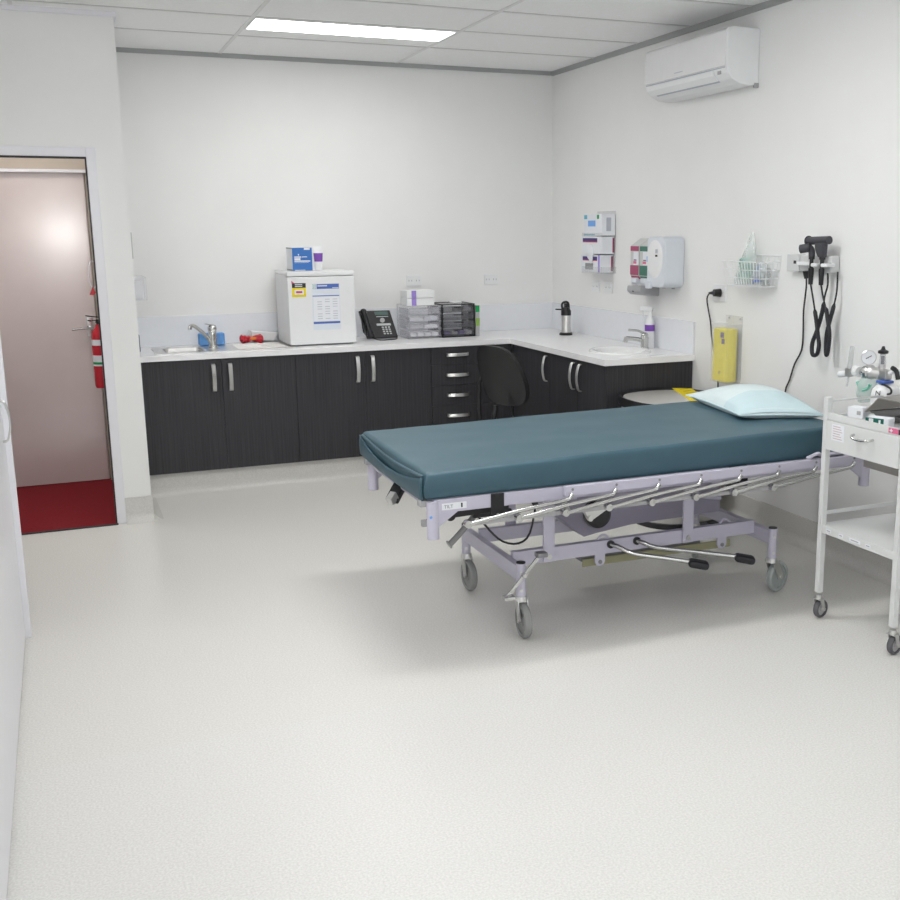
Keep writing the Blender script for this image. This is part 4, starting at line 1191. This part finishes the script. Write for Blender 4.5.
# black strap and tilt bar
MB().box(-2.055, -2.0, YN - .017, YN - .011, .54, .650, .002).build('strap', BLACK, BED, 'black strap over the side frame')
MB().cyl((-2.028, YN - .02, .563), (-2.028, YN - .016, .563), .008).build('strap_rivet', ALU, BED)
MB().bar((-2.20, -3.78, .565), (-1.95, -3.78, .572), .02, .028, bev=.004).bar((-2.10, -3.78, .55), (-1.93, -3.76, .545), .02, .022, bev=.004).bar((-2.27, -3.72, .53), (-2.17, -3.76, .60), .012, .02, bev=.003).cyl((-2.20, -3.80, .565), (-2.20, -3.76, .565), .022).build('tilt_mechanism', BLACK, BED)
MB().tube([(-2.0, -3.6, .60), (-1.96, -3.62, .57), (-2.05, -3.6, .56), (-1.9, -3.6, .60)], .007).build('spring_wire', BLACK, BED)
MB().tube([(-2.09, -3.76, .54), (-2.144, -3.78, .495), (-2.19, -3.78, .452), (-2.205, -3.78, .442)], [.012, .012, .012, .018], seg=12).build('brake_lever', mat('lever_grey', (.22, .22, .22), .45), BED)
MB().bar((-2.26, -3.74, .52), (-2.17, -3.74, .585), .006, .022, bev=.001).build('chrome_strut', CHROME, BED)
MB().tube([(-2.07, -3.72, .545), (-2.01, -3.72, .465), (-1.95, -3.72, .408), (-1.88, -3.72, .392), (-1.83, -3.72, .43), (-1.80, -3.72, .56)], .0045).build('cable', BLACK, BED)
# mattress
MX0, MX1, MY0, MY1 = -2.303, -.335, -3.850, -2.865
def matt(u, v):
    return None
mb = MB()
t = bmesh.new()
nx, ny = 60, 28
def mtop(x):
    k = (x - MX0) / (MX1 - MX0)
    return .752 + .036 * k
def mpt(i, j, top):
    u, v = i / nx, j / ny
    x = MX0 + (MX1 - MX0) * u
    y = MY0 + (MY1 - MY0) * v
    z = mtop(x) + .0025 * mnoise.noise(Vector((x * 4, y * 6, 0))) + .0012 * mnoise.noise(Vector((x * 22, y * 9, 4)))
    return Vector((x, y, z)) if top else Vector((x, y, .650))
prof = [(0.0, 1.0), (.004, .45), (.014, .12), (.03, .0)]
V = {}
def addv(key, co):
    if key not in V:
        V[key] = t.verts.new(co)
    return V[key]
rd = .022
def topco(i, j):
    p = mpt(i, j, True)
    dx = min(p.x - MX0, MX1 - p.x); dy = min(p.y - MY0, MY1 - p.y)
    for dd_ in (dx, dy):
        if dd_ < rd:
            p.z -= rd - math.sqrt(max(0, rd * rd - (rd - dd_) ** 2)) if dd_ > 0 else rd
    return p
xs_ = [0, .003, .008, .015, .024]
def axis_pts(a, b, n):
    L = b - a
    return [a + q_ for q_ in xs_] + [a + .024 + (L - .048) * (k + 1) / n for k in range(n - 1)] + [b - q_ for q_ in reversed(xs_)]
AX, AY = axis_pts(MX0, MX1, 50), axis_pts(MY0, MY1, 24)
def tz(x, y):
    z = mtop(x) + .003 * mnoise.noise(Vector((x * 3, y * 5, 0))) + .0016 * mnoise.noise(Vector((x * 16, y * 7, 4)))
    for dd_ in (min(x - MX0, MX1 - x), min(y - MY0, MY1 - y)):
        if dd_ < .024:
            z -= .024 - math.sqrt(max(0, .024 ** 2 - (.024 - dd_) ** 2))
    return max(z, mtop(x) - .03)
G = [[t.verts.new((x, y, tz(x, y))) for y in AY] for x in AX]
for i in range(len(AX) - 1):
    for j in range(len(AY) - 1):
        t.faces.new((G[i][j], G[i + 1][j], G[i + 1][j + 1], G[i][j + 1]))
loop = [G[i][0] for i in range(len(AX))] + [G[-1][j] for j in range(1, len(AY))] + [G[i][-1] for i in range(len(AX) - 2, -1, -1)] + [G[0][j] for j in range(len(AY) - 2, 0, -1)]
prev = loop
for lev in (.3, .6, .85, 1.0):
    cur = []
    for v in loop:
        x, y = v.co.x, v.co.y
        z = v.co.z * (1 - lev) + .651 * lev
        bul = .006 * math.sin(math.pi * lev) + .002 * mnoise.noise(Vector((x * 6, y * 6, lev * 3)))
        if lev == 1.0: bul = -.006
        cx_, cy2 = (MX0 + MX1) / 2, (MY0 + MY1) / 2
        ox = (1 if x > MX1 - .002 else -1 if x < MX0 + .002 else 0)
        oy = (1 if y > MY1 - .002 else -1 if y < MY0 + .002 else 0)
        cur.append(t.verts.new((x + ox * bul, y + oy * bul, z)))
    n = len(loop)
    for i in range(n):
        t.faces.new((prev[i], prev[(i + 1) % n], cur[(i + 1) % n], cur[i]))
    prev = cur
t.faces.new(prev)
for v in t.verts:
    uu = (v.co.x - MX0) / (MX1 - MX0)
    vv = (v.co.y - MY0) / (MY1 - MY0)
    v.co.y = MY0 + (v.co.y - MY0) * (1 - .085 * uu)
    v.co.x -= .014 * (1 - vv) * (1 - uu)
bmesh.ops.recalc_face_normals(t, faces=t.faces)
mb._add(t)
MAT_ = mb.build('mattress', TEAL, label='teal vinyl covered mattress on the lilac-framed bed', cat='mattress', loc=(-1.34, -3.395, .65))
# loose cover flap at the foot end
mb = MB()
def flap(u, v):
    y = MY0 + .01 + (MY1 - MY0 - .02) * u
    g_ = math.sin(math.pi * u) ** .8
    zt_ = .735 - .050 * g_
    zb_ = .646 - .006 * g_
    x = MX0 - .014 * (1 - u) - .0075 - .010 * g_ * (.6 + .4 * v) - .003 * math.sin(v * math.pi)
    return (x, y, zb_ * (1 - v) + zt_ * v)
mb.grid(flap, 30, 8)
o = mb.build('cover_flap', TEAL, MAT_, 'loose sagging flap of the cover at the foot end', solid=.005)
mb = MB()
mb.tube([(MX0 - .001 - .014 * (1 - i / 60), MY0 + .03 + (MY1 - MY0 - .06) * i / 60, .733 - .018 * math.sin(math.pi * i / 60) + .0025 * (i % 2)) for i in range(61)], .0075, seg=8, smooth=1)
mb.build('gathered_hem', TEAL, MAT_, 'gathered edge of the cover')

# side rail with chrome bars
sr = MB().box(-1.748, -.285, YN - .045, YN - .018, .613, .653, .003).build('side_rail', LILAC, BED, 'lilac top rail of the folded side rail')
lowx = [-2.166, -1.955, -1.756, -1.564, -1.366, -1.156, -.966, -.766]
upx = [-1.726, -1.529, -1.329, -1.127, -.928, -.732, -.535, -.326]
for i in range(8):
    a = Vector((lowx[i], YN - .075, .560)); b_ = Vector((upx[i], YN - .058, .612))
    MB().tube([a, a + Vector((.03, 0, .001)), a * .5 + b_ * .5, b_ - Vector((.035, 0, .010)), b_ - Vector((.012, .002, .002)), b_ + Vector((.002, .006, .010))], .0085, seg=12).build('rail_bar', CHROME, sr, 'chrome bar')
    MB().cyl(a + Vector((-.006, -.006, -.003)), a + Vector((-.006, .022, -.003)), .015, seg=16).build('bar_knuckle', CHROME, sr)
    MB().cyl((upx[i] + .008, YN - .047, .640), (upx[i] + .008, YN - .0443, .640), .0055, seg=12).build('screw', MGREY, sr)
MB().bar((lowx[0], YN - .052, .552), (lowx[-1], YN - .052, .552), .006, .016).build('lower_link', GPLAST, sr)
MB().bar((-1.755, YN - .03, .60), (-1.735, YN - .05, .545), .012, .02, bev=.002).build('latch', ALU, sr)
MB().tube([(-.56, YN - .02, .655), (-.53, YN - .04, .675), (-.515, YN - .045, .678), (-.49, YN - .03, .668), (-.38, YN - .03, .668)], .008).build('hook', LILAC, sr)

# base
mb = MB()
BL, BR, YA, YB2 = -1.878, -.628, -3.735, -3.085
RN, RF = -3.60, -3.22
mb.bar((BL, YA, .268), (BL, YB2, .268), .032, .062, bev=.003).bar((BR, YA, .268), (BR, YB2, .268), .032, .062, bev=.003)
mb.bar((BL + .016, RN, .290), (BR - .016, RN, .290), .032, .062, bev=.003).bar((BL + .016, RF, .290), (BR - .016, RF, .290), .032, .062, bev=.003)
mb.build('base_frame', LILAC, BED)
for x in (-1.70, -1.01):
    for y, sgn in ((RN - .022, -1), (RF + .022, 1)):
        MB().box(x - .026, x + .026, y - .006, y + .006, .262, .585, .002).build('upright', LILAC, BED)
        MB().cyl((x, y + sgn * .006, .285), (x, y + sgn * .011, .285), .012, seg=16).build('pivot_bolt', ALU, BED)
for x in (-1.45, -.82):
    MB().prism([(x - .024, .262), (x + .024, .262), (x + .024, .225), (x + .012, .208), (x - .012, .208), (x - .024, .225)], 'y', RN - .016, RN - .006, .001).build('link_plate', LILAC, BED)
    MB().cyl((x, RN - .02, .226), (x, RN - .004, .226), .009, seg=16).build('pivot_bolt', MGREY, BED)
    MB().tube([(x + .055, RN + .008, .320), (x + .035, RN + .008, .336), (x + .015, RN + .008, .336), (x - .0, RN + .008, .320)], .006).build('cable_guide', LILAC, BED)
# under-deck hopper panel, gas strut, black wheel-like knob, khaki board
MB().prism([(-1.66, .56), (-.72, .56), (-.72, .33), (-1.20, .32), (-1.38, .30), (-1.44, .29), (-1.60, .42)], 'y', -3.44, -3.30, .004).build('underdeck_housing', LILACD, BED, 'grey-violet panel under the deck')
MB().bar((-1.70, -3.56, .54), (-1.30, -3.56, .50), .03, .04, bev=.003).build('cross_arm', LILACD, BED)
MB().lathe([(0, 0), (.055, 0), (.062, .008), (.062, .03), (.05, .04), (0, .04)], (-1.50, -3.66, .462), M=Matrix.Rotation(R(80), 4, 'X')).build('hand_knob', BLACK, BED, 'black round adjuster')
MB().bar((-1.58, -3.735, .475), (-1.49, -3.735, .525), .03, .05, bev=.004).cyl((-1.57, -3.76, .47), (-1.57, -3.745, .47), .012).build('adjuster_block', ALU, BED)
MB().bar((-1.42, -3.28, .165), (-.78, -3.28, .165), .18, .03, bev=.002).build('lower_tray', mat('grey_tray', (.22, .22, .22), .5), BED)
MB().bar((-1.42, -3.385, .148), (-.62, -3.385, .148), .008, .035).build('tray_edge', KHAKI, BED, 'khaki coloured tray edge')
MB().tube([(-.93, -3.5, .50), (-.90, -3.5, .455), (-.84, -3.5, .43), (-.76, -3.5, .415)], .011).build('gas_hose', LILAC, BED)
MB().bar((-1.05, -3.48, .545), (-.62, -3.48, .545), .03, .04).build('black_bar', BLACK, BED)
MB().bar((-2.1, -3.4, .575), (-1.7, -3.4, .575), .03, .03).build('black_bar', BLACK, BED)
MB().box(-.95, -.86, YN - .010, YN + .03, .560, .65, .002).build('strap', BLACK, BED, 'black strap near the head end')
# pedals
for (s_, m1, e_) in (((-1.40, RN - .016, .30), (-1.33, -3.69, .27), (-1.10, -3.80, .232)), ((-1.27, RN - .016, .30), (-1.20, -3.67, .275), (-.86, -3.80, .225))):
    MB().tube([s_, (s_[0] + .02, s_[1] - .03, s_[2] - .004), m1, ((m1[0] + e_[0]) / 2, (m1[1] + e_[1]) / 2, (m1[2] + e_[2]) / 2), e_], .010, seg=12).build('pedal_rod', CHROME, BED)
    MB().bar((e_[0] - .015, e_[1], e_[2]), (e_[0] + .065, e_[1] - .035, e_[2] - .016), .06, .034, bev=.013).build('foot_pedal', BRUB, BED)
    MB().cyl((s_[0], s_[1] + .004, s_[2]), (s_[0], s_[1] - .008, s_[2]), .018).build('pedal_bush', BLACK, BED)
# castors
def castor(x, y, heading, tyre, parent, rw=.073, tw=.030, top=.312, tube=True, off=.03):
    h = Vector((math.cos(heading), math.sin(heading), 0))
    s = Vector((-h.y, h.x, 0))
    c = Vector((x, y, 0)) - h * off
    st = MB()
    if tube:
        st.cyl((x, y, rw * 2 + .025), (x, y, top), .0205, seg=24)
        p_ = st.build('castor_post', LILAC, parent)
        MB().cyl((x, y, top - .0005), (x, y, top + .004), .0195, seg=20).build('post_cap', BLACK, p_)
        for z in (.20, .275):
            MB().cyl(Vector((x, y, z)) + Vector((-.3, -.95, 0)) * .019, Vector((x, y, z)) + Vector((-.3, -.95, 0)) * .025, .007, seg=12).build('bolt', ALU, p_)
    f = MB()
    f.cyl((x, y, rw * 2 + .006), (x, y, rw * 2 + .026), rw * .38, rw * .34)
    for sg in (-1, 1):
        a_ = Vector((x, y, rw * 2 + .008)) + s * sg * (tw / 2 + .005) - h * .005
        b_ = c + Vector((0, 0, rw)) + s * sg * (tw / 2 + .005)
        f.bar(a_, b_, .004, rw * .5, up=h)
    f.bar(Vector((x, y, rw * 2 + .008)) + s * (tw / 2 + .007), Vector((x, y, rw * 2 + .008)) - s * (tw / 2 + .007), .03, .004)
    f.cyl(c + Vector((0, 0, rw)) - s * (tw / 2 + .011), c + Vector((0, 0, rw)) + s * (tw / 2 + .011), .008)
    fk = f.build('castor_fork', ALU, parent, 'metal castor fork')
    q_ = s.to_track_quat('Z', 'Y').to_matrix().to_4x4()
    w2 = tw / 2
    MB().lathe([(rw * .72, -w2), (rw * .92, -w2), (rw, -w2 * .5), (rw, w2 * .5), (rw * .92, w2), (rw * .72, w2), (rw * .72, -w2)], c + Vector((0, 0, rw)), M=q_, seg=36).build('tyre', tyre, fk)
    MB().lathe([(0, -w2 * .8), (rw * .25, -w2 * .8), (rw * .3, -w2 * .45), (rw * .73, -w2 * .5), (rw * .73, w2 * .5), (rw * .3, w2 * .45), (rw * .25, w2 * .8), (0, w2 * .8)], c + Vector((0, 0, rw)), M=q_, seg=36).build('wheel_disc', tyre if tyre is not DKRUB else GPLAST, fk)
castor(BL, YA, R(86), RUBBER, BED)
castor(BL, YB2, R(92), RUBBER, BED)
castor(BR, YA, R(200), RUBBERC, BED, off=.05)
castor(BR, YB2, R(60), RUBBERC, BED)
# brake linkage at the near foot castor
MB().bar((-1.955, -3.78, .195), (-1.80, -3.765, .35), .006, .015, up=(0, 0, 1), bev=.001).cyl((-1.878, -3.785, .27), (-1.878, -3.76, .27), .010).build('brake_bar', CHROME, BED, 'chrome brake bar')
MB().box(-1.82, -1.775, -3.78, -3.74, .335, .355, .003).build('brake_tread', MGREY, BED)
MB().box(-1.975, -1.93, -3.80, -3.765, .18, .195, .003).build('brake_hook', CHROME, BED)

# pillow
r = empty('pillow', (-.38, -3.22, .785), 'pale aqua pillow with a seamed edge, on the head end of the teal mattress', 'pillow')
A_, B_, C_, D_ = Vector((-.600, -2.925, .812)), Vector((-.690, -3.540, .806)), Vector((-.345, -3.700, .806)), Vector((-.14, -3.05, .812))
mb = MB()
t = bmesh.new()
N = 30
def pill(i, j, s):
    u, v = i / N, j / N
    base = (A_ * (1 - u) + D_ * u) * (1 - v) + (B_ * (1 - u) + C_ * u) * v
    bu, bv = math.sin(math.pi * u), math.sin(math.pi * v)
    pin = .030
    base += Vector((1, 0, 0)) * pin * (.5 - u) * 2 * (1 - abs(2 * v - 1) ** 2) * (0.9 if abs(u - .5) > .35 else .6) * .6
    base += Vector((0, -1, 0)) * pin * (.5 - v) * 2 * (1 - abs(2 * u - 1) ** 2) * .6
    h = (bu ** .55) * (bv ** .55)
    wr_ = .006 * mnoise.noise(Vector((u * 5, v * 6, s))) * h
    if s > 0:
        base.z += .088 * h ** .9 + wr_
    else:
        base.z = base.z - .045 * h ** .6
        base.z = max(base.z, mtop(base.x) + .004)
    return base
top = [[t.verts.new(pill(i, j, 1)) for j in range(N + 1)] for i in range(N + 1)]
bot = [[top[i][j] if i in (0, N) or j in (0, N) else t.verts.new(pill(i, j, -1)) for j in range(N + 1)] for i in range(N + 1)]
for i in range(N):
    for j in range(N):
        t.faces.new((top[i][j], top[i + 1][j], top[i + 1][j + 1], top[i][j + 1]))
        t.faces.new((bot[i][j], bot[i][j + 1], bot[i + 1][j + 1], bot[i + 1][j]))
edge = [pill(i, 0, 1) for i in range(N + 1)] + [pill(N, j, 1) for j in range(1, N + 1)] + [pill(i, N, 1) for i in range(N - 1, -1, -1)] + [pill(0, j, 1) for j in range(N - 1, 0, -1)]
bmesh.ops.recalc_face_normals(t, faces=t.faces)
mb._add(t)
mb.build('pillowcase', AQUA, r)
MB().tube(edge, .004, seg=6, smooth=1, closed=True).build('seam', AQUA2, r, 'deeper aqua seam')
# open end of the case: a second layer over the near end
mb = MB()
def lay(u, v):
    vv = .66 + .335 * v
    p = pill(u * N, vv * N, 1)
    p.z += .002
    return p
mb.grid(lay, 30, 8)
mb.build('case_hem', AQUA2, r, 'deeper aqua hem at the open end')

# ------------------------------------------------------------------ the trolley
TX0, TX1, TY0, TY1 = -.648, -.12, -4.545, -4.068
T = empty('medical_trolley', ((TX0 + TX1) / 2, (TY0 + TY1) / 2, 0), 'white two-tier medical trolley with a drawer and castors at the right wall', 'trolley')
lw = .013
for x, y in ((TX0 + lw, TY1 - lw), (TX0 + lw, TY0 + lw), (TX1 - lw, TY1 - lw), (TX1 - lw, TY0 + lw)):
    MB().box(x - lw, x + lw, y - lw, y + lw, .118, .965, .003).build('leg', TWHITE, T)
    castor(x, y, R(195), DKRUB, T, rw=.040, tw=.022, tube=False, off=.018)
mb = MB().box(TX0 + .004, TX1 - .004, TY0 + .004, TY1 - .004, .868, .876, .001)
mb.box(TX0, TX0 + .01, TY0 + .026, TY1 - .026, .875, .904, .002).box(TX1 - .01, TX1, TY0 + .026, TY1 - .026, .868, .904, .002).box(TX0 + .026, TX1 - .026, TY0, TY0 + .01, .868, .904, .002).box(TX0 + .026, TX1 - .026, TY1 - .01, TY1, .868, .888, .002)
mb.build('top_shelf', TWHITE, T)
mb = MB().box(TX0 + .02, TX1 - .004, TY0 + .004, TY1 - .004, .414, .420, .001)
mb.box(TX0 + .004, TX0 + .016, TY0 + .026, TY1 - .026, .386, .421, .002).box(TX1 - .014, TX1 - .002, TY0 + .026, TY1 - .026, .386, .421, .002).box(TX0 + .026, TX1 - .026, TY0 + .002, TY0 + .014, .386, .421, .002).box(TX0 + .026, TX1 - .026, TY1 - .014, TY1 - .002, .386, .421, .002)
mb.build('lower_shelf', TWHITE, T)
MB().bar((TX0 + .02, TY1 - .01, .468), (TX1 - .02, TY1 - .01, .468), .006, .016).bar((TX1 - .01, TY1 - .02, .468), (TX1 - .01, TY0 + .02, .468), .006, .016).build('lower_guard_rail', TWHITE, T)
MB().bar((TX0 + .02, TY1 - .012, .948), (TX1 - .02, TY1 - .012, .948), .008, .008).bar((TX1 - .012, TY1 - .02, .948), (TX1 - .012, TY0 + .02, .948), .008, .008).build('top_guard_rail', TWHITE, T)
dr = MB().box(TX0 - .002, TX0 + .012, TY0 + .028, TY1 - .028, .748, .872, .003).box(TX0 + .012, TX0 + .36, TY0 + .04, TY1 - .04, .755, .86).build('drawer', TWHITE, T)
MB().tube([(TX0 - .001, -4.265, .838), (TX0 - .018, -4.268, .836), (TX0 - .030, -4.29, .830), (TX0 - .032, -4.33, .828), (TX0 - .026, -4.37, .832), (TX0 - .001, -4.375, .836)], .0055).build('handle', CHROME, dr, 'chrome bow handle')
pl = MB().box(TX0 - .0032, TX0 - .001, -4.205, -4.13, .795, .862).build('paper_label', PAPER, dr, 'white handwritten list')
mb = MB()
for i in range(6):
    mb.box(TX0 - .0036, TX0 - .003, -4.195 + .006 * (i % 3), -4.138, .802 + i * .010, .8045 + i * .010)
mb.build('list_print', mat('red_grey_print', (.55, .38, .36), .7), pl)
rl = MB().box(TX0 - .0012, TX0, -4.535 + .0, -4.455, .880, .900).build('red_label', PINK, T, 'red and black strip with a white cross')
MB().box(TX0 - .0020, TX0 - .001, -4.535, -4.51, .880, .900).build('black_end', INK, rl)
MB().box(TX0 - .0024, TX0 - .001, -4.478, -4.462, .888, .892).box(TX0 - .0024, TX0 - .001, -4.472, -4.468, .883, .897).build('white_cross', PAPER, rl)
mb = MB()
for y0, y1 in ((-4.15, -4.12), (-4.225, -4.20), (-4.33, -4.265), (-4.39, -4.36)):
    mb.box(TX0 + .0028, TX0 + .0045, y0, y1, .397, .411)
ml = mb.build('shelf_labels', PAPER, T, 'small white shelf labels')
mb = MB()
for y0, y1 in ((-4.145, -4.125), (-4.22, -4.205), (-4.32, -4.275), (-4.385, -4.365)):
    mb.box(TX0 + .0022, TX0 + .0029, y0, y1, .402, .406)
mb.build('label_print', GPLAST, ml)
MB().box(-.45, -.15, -4.40, -4.10, .655, .747, .003).build('steel_box', DSTEEL, T, 'brushed steel box under the top shelf')

# things on the trolley
zt0 = .8765
r = empty('white_carton', (-.49, -4.06, zt0), 'small white carton at the front corner of the trolley top, left of the green one', 'carton')
Mx = Matrix.Translation((-.51, -4.12, zt0)) @ Matrix.Rotation(R(20), 4, 'Z')
MB().box(-.025, .025, -.035, .035, 0.0005, .045, .001, M=Mx).build('carton', PAPER, r)
MB().box(-.0262, -.025, -.025, -.008, .014, .030, M=Mx).build('print', GPLAST, r)
r = empty('green_carton', (-.53, -4.28, zt0), 'white carton with dark green printed side, lying on the trolley top', 'carton')
Mx = Matrix.Translation((-.575, -4.32, zt0)) @ Matrix.Rotation(R(25), 4, 'Z')
MB().box(-.03, .03, -.05, .045, 0.0005, .036, .001, M=Mx).build('carton', PAPER, r)
MB().box(-.0312, -.0298, -.03, .0445, .001, .0355, M=Mx).build('green_side', DGREEN, r, 'dark green printed side')
MB().box(-.032, -.0310, .012, .03, .004, .033, M=Mx).build('white_panel', PAPER, r)
MB().box(-.032, -.031, -.018, -.010, .008, .030, M=Mx).build('white_bar', PAPER, r)
# steel instrument tray, with sloping lid behind the boxes
r = empty('instrument_tray', (-.36, -4.33, zt0), 'brushed steel instrument tray with a raised sloping lid on the trolley top', 'tray')
mb = MB()
bowl([(rr(-.50, -.14, -4.50, -4.17, .02), .905), (rr(-.505, -.135, -4.505, -4.165, .02), .910), (rr(-.495, -.145, -4.495, -4.175, .02), .907), (rr(-.47, -.15, -4.46, -4.18, .02), .880), (rr(-.44, -.17, -4.44, -4.20, .02), .879)], mb)
mb.build('tray', DTRAY, r)
MB().prism([(-.515, .905), (-.448, .958), (-.15, .972), (-.15, .922)], 'y', -4.165, -4.16).prism([(-.15, .969), (-.15, .974), (-.448, .961), (-.448, .956)], 'y', -4.30, -4.165).build('lid', DSTEEL, r, 'sloping steel lid')
# oxygen set behind
r = empty('oxygen_set', (-.30, -4.13, zt0), 'white and metal oxygen regulator set with a dial, at the back of the trolley', 'medical device')
XO = -.32
b_ = MB().lathe([(0, .8768), (.060, .8768), (.064, .885), (.064, .935), (.058, .968), (.040, .988), (.022, .994), (.018, 1.0), (0, 1.0)], (-.30, -4.045, 0)).build('shoulder', WHITE, r, 'white rounded shoulder')
cu = bpy.data.curves.new('n_text', 'FONT'); cu.body = 'N'; cu.size = .030; cu.extrude = .0006
to = bpy.data.objects.new('tmp', cu); COL.objects.link(to)
dg = bpy.context.evaluated_depsgraph_get()
me = bpy.data.meshes.new_from_object(to.evaluated_get(dg)); bpy.data.objects.remove(to)
text_obj(me, 'letter_mark', INK, b_, Matrix.Translation((-.370, -4.055, .950)) @ Matrix.Rotation(R(-55), 4, 'Z') @ Matrix.Rotation(R(75), 4, 'X'))
VX, VY = -.30, -4.012
MB().cyl((VX, VY, .98), (VX, VY, 1.075), .014).box(VX - .02, VX + .02, VY - .045, VY + .03, 1.01, 1.055, .008).build('valve_body', ALU, r)
MB().cyl((VX, VY, 1.075), (VX, VY, 1.11), .008).lathe([(0, 1.118), (.012, 1.118), (.022, 1.122), (.022, 1.132), (.010, 1.138), (.005, 1.152), (0, 1.152)], (VX, VY, 0)).build('hand_wheel', BLACK, r, 'black hand wheel')
MB().cyl((VX, VY, 1.06), (VX, VY, 1.12), .016, .012).build('valve_stem', CLEARG, r)
MB().tube([(VX, VY + .01, 1.035), (XO, -3.975, 1.035), (XO, -3.93, 1.035)], [.026, .032, .026], seg=18).cyl((XO, -3.94, 1.033), (XO, -3.905, 1.031), .02, .014).build('regulator', ALU, r, 'metal regulator')
MB().sph((XO - .008, -3.955, 1.035), .030, sy=1.1).build('regulator_dome', CHROME, r)
q_ = Vector((-.66, -.74, 0.1)).normalized().to_track_quat('Z', 'Y').to_matrix().to_4x4()
gc = Vector((XO, -3.948, 1.098))
MB().lathe([(0, -.014), (.030, -.014), (.032, 0), (.032, .010), (.029, .012), (.029, .008)], gc, M=q_).cyl((XO, -3.948, 1.045), (XO, -3.948, 1.07), .009).build('gauge', ALU, r, 'round pressure dial')
MB().lathe([(0, .0085), (.029, .0085)], gc, M=q_).build('dial_face', PAPER, r, 'white dial face')
MB().bar(gc + q_ @ Vector((-.012, -.006, .0105)), gc + q_ @ Vector((.012, .008, .0105)), .002, .003).build('needle', INK, r)
MB().cyl((XO, -3.91, 1.03), (XO, -3.86, 1.028), .007).cyl((XO, -3.895, 1.03), (XO, -3.865, 1.03), .024, seg=8).build('white_knob', WPLAST, r)
MB().box(XO - .014, XO + .014, -3.845, -3.812, 1.0, 1.04, .005).cyl((XO, -3.86, 1.027), (XO, -3.83, 1.02), .007).build('flow_block', ALU, r)
MB().cyl((XO, -3.815, 1.012), (XO, -3.765, 1.002), .014).cyl((XO, -3.767, 1.003), (XO, -3.755, 1.0), .006).build('outlet_nozzle', WPLAST, r)
MB().cyl((XO, -3.828, 1.035), (XO, -3.840, 1.135), .011).build('flow_tube', mat('clear_flow_tube', (.70, .72, .72), .1, alpha=.6), r, 'clear upright flow tube')
MB().cyl((XO, -3.826, 1.005), (XO, -3.815, .955), .005).build('flow_spigot', CLEARG, r)
MB().box(VX - .04, VX + .015, VY - .06, VY - .01, .998, 1.010, .003).build('blue_seal', BLUEP, r, 'blue strip')
MB().tube([(VX - .03, VY - .04, .993), (VX - .04, VY - .10, .985), (VX - .04, VY - .105, .965), (VX - .03, VY - .06, .958)], .0045, closed=True).build('black_clip', BLACK, r)
MB().tube([(VX, VY - .04, 1.04), (VX + .02, VY - .08, 1.055), (VX + .03, VY - .12, 1.02), (VX + .03, VY - .15, .97), (VX + .03, VY - .20, .93)], .009).build('hose', WPLAST, r)
MB().tube([(VX, VY - .06, 1.065), (VX, VY - .085, 1.055), (VX, VY - .10, 1.02)], .010).build('hose_grip', BLACK, r)
mk = empty('oxygen_mask', (-.33, -3.955, .90), 'mint green translucent mask hanging behind the trolley rail under the pressure dial', 'mask')
MB().grid(lambda u, v: (-.32 + (.03 + .02 * math.sin(v * 3)) * math.cos(u * 2 * math.pi), -3.935 + (.038 - .018 * (1 - v)) * math.sin(u * 2 * math.pi) - .02 * v, .90 + .11 * v), 24, 10, closed_u=True).build('mask_shell', MINTC, mk)
MB().tube([(-.35, -3.92, .99), (-.355, -3.95, .96), (-.35, -3.98, .965), (-.35, -4.0, .985)], .007).build('mask_edge', MINT, mk, 'mint green edge')
